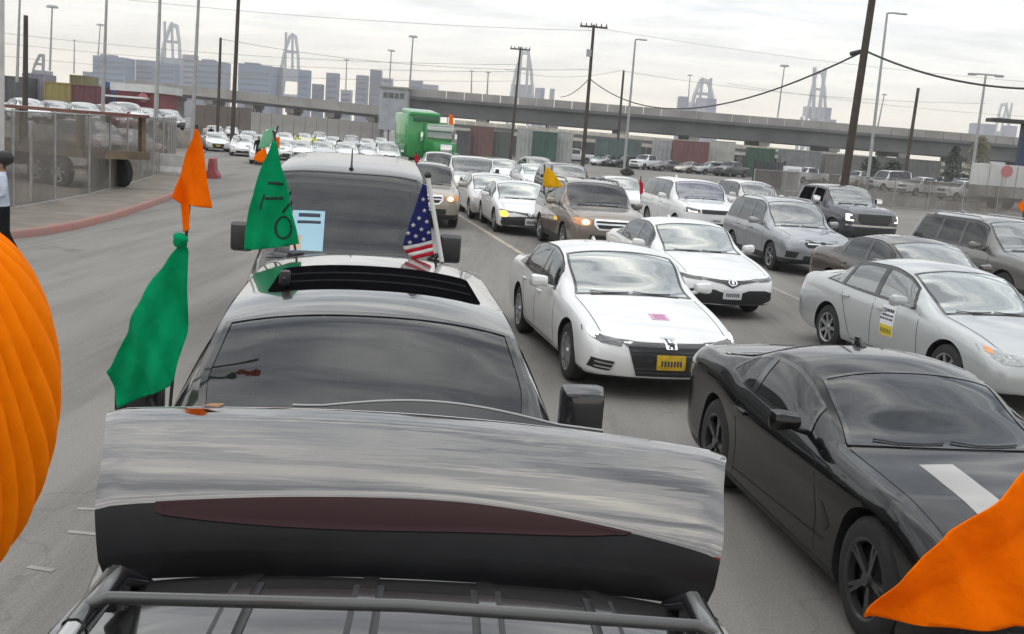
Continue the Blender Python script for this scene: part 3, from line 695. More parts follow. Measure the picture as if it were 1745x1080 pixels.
def suv(L, W, H, wb, fo, R, cowl, head, hood, belt, **kw):
    d = dict(L=L, W=W, wb=wb, fo=fo, R=R, tw=.24, cowl=cowl, head=head, rhead=L-.42, rglass=L-.10, bulge=.10, wn=.80, wt=.88, tumble=.27, clad=.40,
        zc=[(0, hood-.16), (.10, hood-.09), (.4, hood-.03), (cowl-.03, hood+.06), ((cowl+head)/2, (hood+.06+H-.06)/2+.04), (head, H-.055), (head+.5, H), (L-1.0, H-.005), (L-.5, H-.05), (L-.28, H-.30), (L-.08, belt+.02), (L, belt-.08)],
        zb=[(0, hood-.24), (.3, hood-.13), (1.0, hood-.03), (cowl+.3, belt-.02), (L*.6, belt+.01), (L-.2, belt+.03), (L, belt-.1)],
        nose=[(.2, .10), (.4, .01), (.6, 0), (hood-.25, .02), (hood-.1, .07), (H, .3)], tail=[(.2, .10), (.5, 0), (.9, .04), (belt, .08), (H, .22)],
        zbot=[(0, .28), (.5, .24), (L-.6, .24), (L, .34)],
        wins=[(cowl+.48, cowl+.62, cowl+1.28, cowl+1.28), (cowl+1.37, cowl+1.37, cowl+2.15, cowl+2.12), (cowl+2.24, cowl+2.20, L-.45, L-.62)],
        mir=cowl+.52, handles=[(cowl+1.1, belt-.12), (cowl+2.0, belt-.10)], mirsize=1.1,
        seams=[(cowl+.2, .38, cowl+.25, belt-.04), (cowl+1.32, .36, cowl+1.32, belt), (cowl+1.9, .42, cowl+2.2, belt), (cowl+.25, .4, cowl+1.9, .4)],
        rails=(head+.15, L-.75), fin=L-.9,
        rear=[('taillight', [(.6, belt-.02), (W/2-.05, belt-.02), (W/2-.04, belt-.22), (.66, belt-.22)], 'tail', .012, True)])
    d.update(kw); return d
SPEC['forester'] = suv(4.61, 1.80, 1.70, 2.64, .95, .345, 1.22, 1.98, 1.02, 1.05, spokes=5, wstyle='twin', railmat='alloy',
    front=[('headlight', [(.47, .80), (.70, .86), (.86, .88), (.87, .78), (.70, .72), (.5, .72)], 'lamp', .012, True),
           ('grille', [(-.40, .86), (.40, .86), (.44, .76), (.36, .68), (-.36, .68), (-.44, .76)], 'black', .014, False), ('grille_bar', [(-.38, .79), (.38, .79), (.38, .76), (-.38, .76)], 'chrome', .022, False),
           ('fog_lamp', [(.55, .56), (.82, .58), (.82, .42), (.62, .42)], 'black', .012, True), ('lower_intake', rrect(0, .42, .9, .13, .03), 'black', .014, False),
           ('emblem', ell(0, .80, .07, .035), 'ink', .03, False)] + plate_set(.56))
SPEC['crossover'] = suv(4.85, 1.93, 1.78, 2.78, 1.0, .37, 1.30, 2.02, 1.10, 1.10, spokes=6, railmat='alloy', clad=.46,
    front=[('headlight', [(.52, .88), (.74, .93), (.90, .95), (.90, .80), (.74, .77), (.55, .78)], 'lamp', .012, True),
           ('grille', [(-.42, .90), (.42, .90), (.38, .72), (-.38, .72)], 'black', .014, False), ('lower_intake', rrect(0, .48, 1.0, .16, .03), 'black', .014, False)] + plate_set(.60))
SPEC['pilot'] = suv(4.86, 1.98, 1.79, 2.77, 1.0, .37, 1.26, 1.95, 1.14, 1.13, spokes=5, clad=.44,
    front=[('headlight', [(.50, .92), (.74, .96), (.92, .97), (.92, .84), (.74, .78), (.54, .80)], 'amberd', .012, True),
           ('headlight_bulb', ell(.66, .87, .09, .065), 'litw', .026, True),
           ('grille', [(-.46, .96), (.46, .96), (.46, .82), (.34, .70), (-.34, .70), (-.46, .82)], 'chrome', .014, False),
           ('grille_gap', [(-.41, .92), (.41, .92), (.41, .87), (-.41, .87)], 'black', .02, False), ('grille_gap', [(-.40, .83), (.40, .83), (.33, .74), (-.33, .74)], 'black', .02, False),
           ('lower_intake', rrect(0, .50, 1.1, .15, .03), 'black', .014, False)] + plate_set(.60))
SPEC['luxury_suv'] = suv(4.95, 1.99, 1.84, 2.92, .88, .39, 1.30, 1.92, 1.22, 1.20, spokes=10, rails=None, clad=.36,
    front=[('headlight', [(.50, 1.02), (.74, 1.06), (.93, 1.07), (.93, .93), (.74, .92), (.52, .93)], 'lampd', .012, True),
           ('daytime_lamp', [(.60, .965), (.80, .965), (.82, 1.0), (.85, 1.0), (.83, .935), (.58, .935)], 'lit', .022, True),
           ('grille', [(-.46, 1.03), (.46, 1.03), (.44, .91), (-.44, .91)], 'black', .014, False), ('lower_intake', rrect(0, .55, 1.2, .18, .03), 'black', .014, False)] + plate_set(.72))
# the full-size sport utility right behind the open liftgate
SPEC['big_suv'] = suv(5.0, 2.0, 1.84, 2.9, .98, .40, 1.42, 2.06, 1.20, 1.20, mirsq=True, mirsize=1.15, mirout=-.01, mirup=.10, mirmat='trim', crown=.085, bow=-.10, rails=None, fin=None, tumble=.36,
    front=[('headlight', [(.54, 1.00), (.76, 1.02), (.92, 1.03), (.92, .85), (.76, .85), (.56, .86)], 'lamp', .012, True),
           ('grille', rrect(0, .86, 1.0, .34, .05), 'black', .014, False), ('grille_bar', rrect(0, .86, .98, .05, .02), 'chrome', .024, False), ('lower_intake', rrect(0, .50, 1.2, .16, .03), 'black', .014, False)] + plate_set(.62))
SPEC['tall_van'] = suv(5.8, 2.08, 2.22, 3.2, 1.0, .40, 1.35, 2.0, 1.18, 1.24, mirsq=True, mirsize=1.25, mirmat='black', tumble=.15, crp=4.5, zc=[(0, 1.04), (.10, 1.11), (.4, 1.15), (1.32, 1.20), (1.68, 1.74), (2.0, 2.165), (2.35, 2.215), (4.0, 2.29), (5.0, 2.31), (5.4, 2.24), (5.55, 1.9), (5.72, 1.36), (5.8, 1.26)], rails=None, fin=None, crown=.05, bow=-.06,
    front=[('headlight', rrect(.74, .98, .30, .22, .04), 'lamp', .012, True), ('grille', rrect(0, .92, 1.0, .34, .05), 'black', .014, False), ('lower_intake', rrect(0, .52, 1.2, .16, .03), 'black', .014, False)] + plate_set(.66))
SPEC['jeep'] = suv(4.4, 1.88, 1.86, 2.9, .72, .41, 1.30, 1.62, 1.18, 1.22, clad=.55, rails=None, fin=None, wn=.9, Lf=.2, bulge=.03, tumble=.12, crown=.05, spokes=5, rim='darkrim', bow=-.02, mirsq=True, mirsize=.8, mirmat='black',
    front=[('headlight', ell(.66, .98, .10, .10), 'lit', .014, True), ('grille', rrect(0, .95, 1.0, .30, .04), 'black', .012, False), ('bumper', rrect(0, .60, 1.76, .22, .03), 'black', .10, False)] +
          [('grille_bar', rrect(x, .95, .06, .28, .02), 'paint', .022, False) for x in (-.36, -.24, -.12, 0, .12, .24, .36)] + plate_set(.60, bars=False))
def pickup(L, W, H, wb, fo, R, cowl, head, hood, belt, cab, **kw):
    d = suv(L, W, H, wb, fo, R, cowl, head, hood, belt)
    d.update(zc=[(0, hood-.16), (.10, hood-.09), (.4, hood-.02), (cowl-.03, hood+.06), ((cowl+head)/2, (hood+H)/2+.04), (head, H-.055), (head+.5, H), (cab-.35, H-.02), (cab-.12, H-.10), (cab+.04, belt+.05), (cab+.14, belt+.02), (L-.1, belt+.02), (L, belt-.05)],
        zb=[(0, hood-.24), (.3, hood-.13), (1.0, hood-.03), (cowl+.3, belt-.02), (L*.6, belt), (L, belt-.07)], rails=None, fin=None, rear_glass=False, rhead=cab-.1, rglass=cab,
        wins=[(cowl+.48, cowl+.62, cowl+1.28, cowl+1.28), (cowl+1.37, cowl+1.37, cab-.22, cab-.3)],
        tops=[('cargo_bed', rrect(0, (cab+.2+L-.12)/2, W-.36, L-.12-cab-.2, .05), 'black', .004, False)])
    d.update(kw); return d
SPEC['pickup'] = pickup(5.85, 2.03, 1.93, 3.65, .98, .41, 1.42, 2.08, 1.28, 1.28, 3.95, clad=.5, mirsq=True, mirsize=1.2, mirmat='chrome',
    front=[('headlight', [(.60, 1.06), (.80, 1.08), (.95, 1.09), (.95, .82), (.80, .80), (.62, .82)], 'lampd', .012, True),
           ('daytime_lamp', [(.80, 1.05), (.93, 1.06), (.94, .84), (.74, .83), (.74, .87), (.87, .88), (.86, 1.01), (.80, 1.01)], 'lit', .022, True),
           ('grille', [(-.58, 1.08), (.58, 1.08), (.56, .84), (.44, .74), (-.44, .74), (-.56, .84)], 'black', .02, False)] +
          [('grille_bar', rrect(0, z, 1.06, .018, .006), 'trim', .028, False) for z in (1.03, .97, .91, .85)] +
          [('bumper_trim', [(-.95, .72), (.95, .72), (.93, .66), (-.93, .66)], 'chrome', .014, False), ('lower_intake', rrect(0, .52, 1.3, .18, .03), 'black', .014, False)])
SPEC['work_pickup'] = pickup(5.7, 1.98, 1.90, 3.5, .95, .38, 1.38, 2.0, 1.22, 1.22, 3.7, clad=.4, mirmat='black',
    front=[('headlight', rrect(.72, .98, .3, .2, .04), 'lamp', .012, True), ('grille', rrect(0, .94, .96, .26, .04), 'black', .014, False), ('lower_intake', rrect(0, .52, 1.3, .16, .03), 'black', .014, False)])
# our own vehicle, seen along its roof
SPEC['own_suv'] = suv(4.95, 1.96, 1.78, 2.85, 1.0, .38, 1.30, 2.0, 1.10, 1.12, rails=None, fin=None, tumble=.385, crown=.055, crp=3.2, rear_glass=False, zc=[(0, .94), (.10, 1.01), (.4, 1.07), (1.27, 1.16), (1.65, 1.48), (2.0, 1.725), (2.5, 1.78), (4.2, 1.78), (4.55, 1.755), (4.68, 1.60), (4.87, 1.14), (4.95, 1.04)],
    front=[('headlight', rrect(.72, .9, .3, .16, .04), 'lamp', .012, True), ('grille', rrect(0, .86, .9, .2, .04), 'black', .014, False)])
# ------------------------------------------------------------------ ground, road, pavement
def asphalt(name, col, dark):
    m = mat(name, col, rough=.88, bump=.25, nscale=.35, bscale=60)
    t = m.node_tree; b = t.nodes['Principled BSDF']; tc = N(t, 'ShaderNodeTexCoord')
    big = N(t, 'ShaderNodeTexNoise'); big.inputs['Scale'].default_value = .22; big.inputs['Detail'].default_value = 7; big.inputs['Roughness'].default_value = .65
    mp = N(t, 'ShaderNodeMapping'); mp.inputs['Rotation'].default_value = (0, 0, math.radians(-12)); mp.inputs['Scale'].default_value = (1.6, .35, 1)
    t.links.new(tc.outputs['Object'], mp.inputs[0]); t.links.new(mp.outputs[0], big.inputs['Vector'])
    fine = N(t, 'ShaderNodeTexNoise'); fine.inputs['Scale'].default_value = 55; fine.inputs['Detail'].default_value = 3
    t.links.new(tc.outputs['Object'], fine.inputs['Vector'])
    r = ramp(t, [(.3, dark), (.5, col), (.7, tuple(c*1.12 for c in col))]); t.links.new(big.outputs['Fac'], r.inputs[0])
    r2 = ramp(t, [(.3, (.80, .80, .80)), (.7, (1.12, 1.12, 1.12))]); t.links.new(fine.outputs['Fac'], r2.inputs[0])
    mu = N(t, 'ShaderNodeMixRGB', blend_type='MULTIPLY'); mu.inputs[0].default_value = 1
    t.links.new(r.outputs[0], mu.inputs[1]); t.links.new(r2.outputs[0], mu.inputs[2])
    vo = N(t, 'ShaderNodeTexVoronoi'); vo.feature = 'DISTANCE_TO_EDGE'; vo.inputs['Scale'].default_value = .32
    wob = N(t, 'ShaderNodeTexNoise'); wob.inputs['Scale'].default_value = 1.3; wob.inputs['Detail'].default_value = 4
    t.links.new(tc.outputs['Object'], wob.inputs['Vector'])
    ad = N(t, 'ShaderNodeMixRGB', blend_type='ADD'); ad.inputs[0].default_value = .9; t.links.new(tc.outputs['Object'], ad.inputs[1]); t.links.new(wob.outputs['Color'], ad.inputs[2])
    t.links.new(ad.outputs[0], vo.inputs['Vector'])
    cr = ramp(t, [(.0, (.62, .62, .62)), (.006, (1, 1, 1))]); t.links.new(vo.outputs['Distance'], cr.inputs[0])
    m3 = N(t, 'ShaderNodeMixRGB', blend_type='MULTIPLY'); m3.inputs[0].default_value = .5
    t.links.new(mu.outputs[0], m3.inputs[1]); t.links.new(cr.outputs[0], m3.inputs[2])
    # oil and rubber darkening along the wheel tracks, round drips, old patches
    st = N(t, 'ShaderNodeTexNoise'); st.inputs['Scale'].default_value = .9; st.inputs['Detail'].default_value = 6; st.inputs['Roughness'].default_value = .7
    m4p = N(t, 'ShaderNodeMapping'); m4p.inputs['Rotation'].default_value = (0, 0, math.radians(-12)); m4p.inputs['Scale'].default_value = (1.1, .07, 1); t.links.new(tc.outputs['Object'], m4p.inputs[0]); t.links.new(m4p.outputs[0], st.inputs['Vector'])
    sr = ramp(t, [(.38, (.70, .70, .71)), (.52, (1, 1, 1)), (.70, (1.10, 1.09, 1.07))]); t.links.new(st.outputs['Fac'], sr.inputs[0])
    m5 = N(t, 'ShaderNodeMixRGB', blend_type='MULTIPLY'); m5.inputs[0].default_value = .8; t.links.new(m3.outputs[0], m5.inputs[1]); t.links.new(sr.outputs[0], m5.inputs[2])
    dv = N(t, 'ShaderNodeTexVoronoi'); dv.inputs['Scale'].default_value = .55; dv.inputs['Randomness'].default_value = 1; t.links.new(ad.outputs[0], dv.inputs['Vector'])
    dr = ramp(t, [(.05, (.62, .61, .60)), (.16, (1, 1, 1))]); t.links.new(dv.outputs['Distance'], dr.inputs[0])
    m6 = N(t, 'ShaderNodeMixRGB', blend_type='MULTIPLY'); m6.inputs[0].default_value = .7; t.links.new(m5.outputs[0], m6.inputs[1]); t.links.new(dr.outputs[0], m6.inputs[2])
    pb = N(t, 'ShaderNodeTexBrick'); pb.inputs['Scale'].default_value = .12; pb.inputs['Mortar Size'].default_value = .0; pb.inputs['Color1'].default_value = (.86, .86, .87, 1); pb.inputs['Color2'].default_value = (1.08, 1.07, 1.05, 1); pb.inputs['Bias'].default_value = .35
    t.links.new(m4p.outputs[0], pb.inputs['Vector'])
    m7 = N(t, 'ShaderNodeMixRGB', blend_type='MULTIPLY'); m7.inputs[0].default_value = .35; t.links.new(m6.outputs[0], m7.inputs[1]); t.links.new(pb.outputs['Color'], m7.inputs[2])
    t.links.new(m7.outputs[0], b.inputs['Base Color'])
    return m
ASPH = asphalt('asphalt', (.21, .20, .186), (.15, .143, .132))
DIRT = mat('dirt', (.215, .19, .16), rough=.95, noise=.3, nscale=.9, bump=.5, bscale=9)
YARD = mat('yard_ground', (.19, .18, .165), rough=.95, noise=.3, nscale=.12, bump=.3, bscale=4)
KERB = mat('red_kerb', (.36, .13, .105), rough=.75, noise=.45, nscale=5, col2=(.24, .17, .15))
def sheet(name, pts, z, m):
    me = bpy.data.meshes.new(name); me.from_pydata([(p[0], p[1], z) for p in pts], [], [list(range(len(pts)))])
    o = link(name, me, None, m); o['kind'] = 'structure'; return o
sheet('ground', [(-2500, -600), (2500, -600), (2500, 4000), (-2500, 4000)], -.008, YARD)
HD = math.radians(12)                       # the queue's heading
rdv = Vector((-math.sin(HD), math.cos(HD))) # away from the camera along the road
rpv = Vector((math.cos(HD), math.sin(HD)))  # across it, to the right
def rp(a, u): v = rdv*a + rpv*u; return (v.x, v.y)
sheet('road', [rp(-40, -9.2), rp(-40, 20), rp(60, 20), rp(60, 26), rp(150, 26), rp(150, -16), rp(60, -9.2)], 0.0, ASPH)
# pavement on the left, its kerb painted red
kp = [(-9.6, 2.0), (-9.95, 12), (-10.15, 17.5), (-10.0, 20.5), (-9.75, 22.1), (-9.9, 24.96), (-10.27, 28.0), (-10.71, 31.08), (-11.2, 34.0), (-12.2, 38), (-13.6, 43), (-16, 52), (-20, 66), (-24, 80)]
kf = [pch([(p[1], p[0]) for p in kp])(2+i*78/60) for i in range(61)]
ky = [2+i*78/60 for i in range(61)]
def pavement():
    vs, fs = [], []
    for x, y in zip(kf, ky): vs += [(x-.15, y, .12), (x-14, y, .15), (x-14, y, -.05), (x-.15, y, -.05)]
    for i in range(60): a = i*4; fs += [(a, a+1, a+5, a+4), (a+3, a, a+4, a+7), (a+1, a+2, a+6, a+5)]
    o = link('pavement', mesh(vs, fs, 'pavement'), None, DIRT); o['kind'] = 'structure'
    par = o
    i = 0
    while i < 44:                 # cast kerb stones, a joint between each
        bm = bmesh.new(); n = 2; rows = []
        for k in range(n+1):
            f = i+k-(.012 if k == n else 0); j = min(int(f), 59); t = f-j
            x = kf[j]+(kf[j+1]-kf[j])*t; y = ky[j]+(ky[j+1]-ky[j])*t
            rows.append([bm.verts.new(v) for v in ((x+.02, y, -.02), (x+.0, y, .125), (x-.025, y, .15), (x-.15, y, .152), (x-.16, y, -.02))])
        for a, b in zip(rows[:-1], rows[1:]):
            for q in range(4): bm.faces.new((a[q], b[q], b[q+1], a[q+1]))
        bm.faces.new(rows[0]); bm.faces.new(rows[-1][::-1])
        bmesh.ops.recalc_face_normals(bm, faces=bm.faces)
        link('kerb_stone', from_bm(bm, 'kerb_stone', 40), par, KERB); i += n
pavement()
LINEY = mat('lane_paint_yellow', (.52, .45, .32), rough=.8, noise=.5, nscale=3, col2=(.27, .25, .215))
LINEW = mat('lane_paint_white', (.36, .35, .335), rough=.8, noise=.5, nscale=3, col2=(.26, .25, .235))
def strip(name, a, b, w, m, label=None):
    a = Vector(a[:2]); b = Vector(b[:2]); d = (b-a).normalized(); n = Vector((-d.y, d.x))*w/2
    o = sheet(name, [a-n, b-n, b+n, a+n], .004, m); return o
la, lb = at(780, 365), at(910, 445); ld = (la-lb).normalized()
strip('lane_line', lb-ld*26, la+ld*50, .14, LINEY)
for p, q in (((1300, 482), (1390, 523)),): strip('lane_dash', at(*p), at(*q), .12, LINEW)
for (x0, y0, x1, y1) in ((132, 867, 168, 868), (116, 906, 168, 911), (48, 966, 92, 973)):
    strip('lane_tick', at(x0, y0), at(x1, y1), .045, LINEW)
# ------------------------------------------------------------------ vehicles in the queue
rad = math.radians
KEYS['stripe'] = mat('hood_strip_pale', (.33, .315, .295), rough=.25, coat=1)
WHITE = paint('paint_white', (.72, .725, .73), dust=.08); SILVER = paint('paint_silver', (.46, .48, .49), metal=.35, rough=.35); PEARL = paint('paint_pearl', (.62, .62, .61))
BLK = paint('paint_black', (.004, .004, .0045), dust=.004, rough=.2, coat=.75, spec=.1); DGREY = paint('paint_dark_grey', (.045, .047, .05), metal=.3); GREY = paint('paint_grey', (.30, .315, .345), metal=.5)
BROWN = paint('paint_brown', (.055, .045, .038), metal=.35); TAN = paint('paint_tan', (.20, .165, .14), metal=.45); CHAR = paint('paint_charcoal', (.15, .148, .145), metal=.5)
BEIGE = paint('paint_beige', (.34, .30, .25), metal=.3); NAVY = paint('paint_navy', (.02, .025, .04), metal=.2); RED = paint('paint_red', (.28, .02, .018)); GREEN = paint('paint_green', (.02, .13, .05)); PALEG = paint('paint_pale_green', (.42, .5, .46))
GUN = paint('paint_gunmetal', (.055, .054, .052), metal=.5, rough=.2, dust=.03)
H12 = rad(12)
def front(key): return (0, -SPEC[key]['L']/2 - SPEC[key].get('bulge', .09)*.8)
def byfront(key, px, py, z, rz): f = front(key); return place(px, py, (f[0], f[1], z), rz)

accord, A_S, _ = vehicle('sedan', 'white sedan with yellow front plate and a pink paper on its hood', 'car', 'accord', WHITE,
                    place(974, 646, (-.80, .93-2.44, 0), rad(11.5)), rad(11.5), GL['green'], GL['dark'])
def on_top(S, root, name, x, s, w, h, m, rot=0, off=.006):
    ca, sa = math.cos(rot), math.sin(rot)
    poly = [(x+ca*a-sa*b, s-S.L/2+sa*a+ca*b) for a, b in ((-w/2, -h/2), (w/2, -h/2), (w/2, h/2), (-w/2, h/2))]
    return link(name, proj_me(S.bvh, poly, 'T', off, off, name, .06), root, m)
PINK = mat('pink_paper', (.62, .36, .48), rough=.7); PINKD = mat('pink_print', (.42, .20, .36), rough=.7)
on_top(A_S, accord, 'paper', .05, .55, .20, .17, PINK); 
for k in range(3): on_top(A_S, accord, 'print_line', .05, .50+.045*k, .13, .02, PINKD, 0, .009)

camry, _, _ = vehicle('sedan', 'white sedan with wide black grille, right behind the pink-papered white sedan', 'car', 'camry', WHITE,
                    byfront('camry', 1250, 474, .70, rad(11)), rad(11), GL['green'], GL['dark'])
coupe, C_S, _ = vehicle('coupe', 'black two-door coupe with a pale strip on its hood, nearest car on the right', 'car', 'coupe', BLK,
                    place(1488, 1088, (-.80*.95, (.93-2.39)*.95, 0), rad(8.5)), rad(8.5), GL['dark'], GL['tint'])
coupe.scale = (.95, .95, 1.0)
cold, CO_S, _ = vehicle('sedan', 'silver sedan with a white and yellow placard on its door', 'car', 'camry_old', SILVER,
                    place(1412, 594, (-.80, .95+2.775-2.4, 0), rad(13.5)), rad(13.5), GL['green'], GL['mid'])
def on_side(S, root, name, s, z, w, h, m, off=.006, rot=0, d='L'):
    ca, sa = math.cos(rot), math.sin(rot)
    poly = [(s-S.L/2+ca*a-sa*b, z+sa*a+ca*b) for a, b in ((-w/2, -h/2), (w/2, -h/2), (w/2, h/2), (-w/2, h/2))]
    return link(name, proj_me(S.bvh, poly, d, off, off, name, .08), root, m)
PAPER = mat('paper_white', (.70, .71, .73), rough=.6); YEL = mat('placard_yellow', (.62, .48, .03), rough=.6); OLIVE = mat('print_olive', (.20, .17, .02), rough=.6)
on_side(CO_S, cold, 'placard', 2.20, .70, .30, .40, PAPER, .006); on_side(CO_S, cold, 'placard_band', 2.20, .575, .29, .14, YEL, .008)
R1 = random.Random(5)
for row, z in enumerate((.84, .775, .725)):
    x = 2.08
    while x < 2.32:
        w = R1.uniform(.018, .05); on_side(CO_S, cold, 'print_stroke', x+w/2, z, w, .026 if row else .04, INK, .009); x += w+.014
for k in range(5): on_side(CO_S, cold, 'print_stroke', 2.10+k*.05, .57, .032, .06, OLIVE, .0105)

forester, _, _ = vehicle('crossover', 'grey crossover between the wide-grilled white sedan and the brown sedan', 'car', 'forester', GREY,
                    place(1314, 460, (-.78, .95-2.305, 0), rad(9)), rad(9), GL['mid'], GL['dark'])
lexus, _, _ = vehicle('sedan', 'dark brown sedan with sunroof and lowered front window, behind the placarded silver sedan', 'car', 'lexus', BROWN,
                    place(1552, 403, (0, .2, 1.465), rad(12)), rad(12), GL['mid'], GL['dark'])
dsuv, _, _ = vehicle('sport_utility', 'charcoal sport utility cut by the right edge, amber lamp at its rear', 'car', 'crossover', CHAR,
                    place(1692, 376, (-.62, -.41, 1.72), rad(12)), rad(12), GL['mid'], GL['tint'])
gmc, _, _ = vehicle('pickup', 'black pickup with big dark grille and lit running lamps', 'pickup', 'pickup', NAVY,
                    byfront('pickup', 1492, 374, .93, rad(11)), rad(11), GL['mid'], GL['open'])  # side windows take the black sheet painted for a dark inside
rr, _, _ = vehicle('sport_utility', 'white luxury sport utility with blue-tinted windshield', 'car', 'luxury_suv', WHITE,
                    byfront('luxury_suv', 1222, 362, .97, rad(10)), rad(10), GL['blue'], GL['dark'])
pilot, _, _ = vehicle('sport_utility', 'tan sport utility with lit orange headlamps and oval chrome grille', 'car', 'pilot', TAN,
                    byfront('pilot', 1045, 383, .85, rad(11)), rad(11), GL['dark'], GL['tint'])
cd, CD_S, _ = vehicle('sedan', 'white sedan with black front bumper and a bright amber lamp', 'car', 'camry_dark', WHITE,
                    byfront('camry_dark', 905, 366, .62, rad(10)), rad(10), GL['green'], GL['dark'])
link('turn_lamp', proj_me(CD_S.bvh, rrect(-.74, .60, .19, .15, .04), 'F', .03, .03, 'turn_lamp', .06), cd, AMBER)
ws, _, _ = vehicle('sedan', 'white sedan beside the lane line, just behind the black-bumpered sedan', 'car', 'camry_old', PEARL,
                    byfront('camry_old', 853, 344, .66, rad(10)), rad(10), GL['green'], GL['dark'])
jeep, _, _ = vehicle('off_roader', 'boxy white off-roader with black grille and bumper', 'car', 'jeep', WHITE,
                    byfront('jeep', 806, 309, .95, rad(6)), rad(6), GL['mid'], GL['dark'])
# the two in our own lane
suv2, S2, _ = vehicle('sport_utility', 'dark grey sport utility with open sunroof right behind the raised liftgate', 'car', 'big_suv', GUN, (-.76, 5.55), rad(8), GL['dark'], GL['tint'])
van, V_S, _ = vehicle('van', 'dark grey high-roofed van with a blue paper behind its windshield', 'van', 'tall_van', paint('paint_van', (.06, .056, .05), metal=.3, rough=.28, dust=.03, coat=.7),
                    place(598, 294, (0, 2.0-2.9, 2.165), rad(8)), rad(8), GL['dark'], GL['tint'])
bv, _, _ = vehicle('sport_utility', 'beige sport utility with lit lamp, mostly hidden behind the van', 'car', 'pilot', BEIGE,
                    byfront('pilot', 728, 338, .85, rad(8)), rad(8), GL['dark'], GL['tint'])
# ------------------------------------------------------------------ our own vehicle: roof, rails, raised liftgate
OWN_RZ = rad(4); OWN = (-.03, .075)
OWNP = paint('paint_own', (.035, .034, .034), metal=.6, rough=.2, dust=.04)
own, O_S, _ = vehicle('own_sport_utility', 'dark sport utility in the foreground with roof rails and its liftgate raised', 'car', 'own_suv', OWNP, OWN, OWN_RZ, GL['tint'], GL['tint'],
                      skip=('rear_window', 'taillight'))
def own_local(p):
    v = Vector((p[0]-OWN[0], p[1]-OWN[1], p[2])); return Matrix.Rotation(-OWN_RZ, 3, 'Z') @ v
def roof_strip(name, x, w, m, off, s0, s1, th=None):
    poly = [(x-w/2, s0), (x+w/2, s0), (x+w/2, s1), (x-w/2, s1)]
    return link(name, proj_me(O_S.bvh, poly, 'T', off, th or off, name, .12), own, m)
for x in (-.33, -.085, .155, .39):
    roof_strip('roof_rib', x, .034, OWNP, .014, -.2, 2.06)
    for sx in (-1, 1): roof_strip('rib_seal', x+sx*.024, .014, BLACK, .004, -.2, 2.08)
roof_strip('sunroof_dark_sheet', 0, .8, GL['open'], .004, -.75, .05)  # black sheet on the closed roof, stands for the dark hole
for sx in (-1, 1):
    pts = []
    for i in range(14):
        t = i/13; y = -.9+2.99*t; h = O_S.bvh.ray_cast(Vector((sx*(.555+.012*t), y, 9)), Vector((0, 0, -1)))[0]
        lift = .068 if 0 < i < 13 else .03
        pts.append((h.x, h.y, h.z+lift))
    r = link('roof_rail', tube_me(pts[:12], .021, 10, 'roof_rail'), own, mat('rail_silver', (.5, .5, .49), rough=.18, metal=1))
    e = link('rail_end', tube_me(pts[11:], [.024, .024, .014], 10, 'rail_end'), r, TRIM)
    for i in (1, 6, 12):
        link('rail_foot', box_me((pts[i][0], pts[i][1], pts[i][2]-.03), (.035, .09, .05), bev=.01), own, BLACK)
    roof_strip('roof_ditch', sx*.63, .02, BLACK, .003, -1.0, 2.0)
p0, p1 = own_local((*atY(160, 1019, 1.72)[:2], 0)), own_local((*atY(1180, 1070, 1.80)[:2], 0))
zb_ = 1.845
cbar = [(-.57, 1.70, zb_-.02), (-.53, 1.70, zb_), (0, 1.70, zb_+.010), (.53, 1.69, zb_), (.57, 1.69, zb_-.02)]
link('cross_bar', tube_me(cbar, .0118, 10, 'cross_bar'), own, mat('bar_grey', (.05, .05, .05), rough=.25, coat=.4))
# liftgate: barrel-shaped panel, tinted rear glass near the hinge, painted skin above
def gate_pt(u, v, lift=0.0):
    """u across -1..1, v from hinge 0 to lower lip 1 (which is now the far end)"""
    sec = pch([(0, 1.735), (.12, 1.785), (.26, 1.835), (.45, 1.882), (.65, 1.915), (.85, 1.935), (.96, 1.935), (1.0, 1.925)])
    yy = pch([(0, 2.13), (.12, 2.15), (.26, 2.185), (.45, 2.28), (.65, 2.41), (.85, 2.54), (.96, 2.61), (1.0, 2.625)])
    hw = pch([(0, .68), (.2, .70), (.5, .735), (.8, .788), (.94, .812), (.985, .81), (1, .80)])(v)
    x = u*hw; a = abs(u)
    z = sec(v) + .026*(1-a**2) - .006*max(0, (a-.93)/.07)**2 - .004*v*a - v*(.012+.014*u)
    y = yy(v) + .05*v*(1-a**2) - .02*(1-v)*a**2 - .012*max(0, (a-.93)/.07)**2*v
    return Vector((x+.0, y, z+lift))
def gate_mesh(v0, v1, name, nu=44, nv=22, lift=0.0, under=.05, u0=-1.0, u1=1.0):
    bm = bmesh.new(); g = []
    for i in range(nv+1):
        row = []
        for j in range(nu+1):
            u = u0+(u1-u0)*j/nu
            a, b = (v0(u), v1(u)); row.append(bm.verts.new(gate_pt(u, a+(b-a)*i/nv, lift)))
        g.append(row)
    for i in range(nv):
        for j in range(nu): bm.faces.new((g[i][j], g[i][j+1], g[i+1][j+1], g[i+1][j]))
    bmesh.ops.recalc_face_normals(bm, faces=bm.faces)
    if sum(f.normal.z for f in bm.faces) < 0: bmesh.ops.reverse_faces(bm, faces=bm.faces)
    skirt(bm, lambda c: c + Vector((-c.x*.03, -.006, -under)))
    return from_bm(bm, name, 60)
arch = lambda u: .31 - .17*max(0, u-.1)**1.6 - .045*max(0, -u)**1.5
GATEP = paint('paint_gate', (.165, .16, .155), metal=1.0, rough=.07, dust=.02, coat=.5)
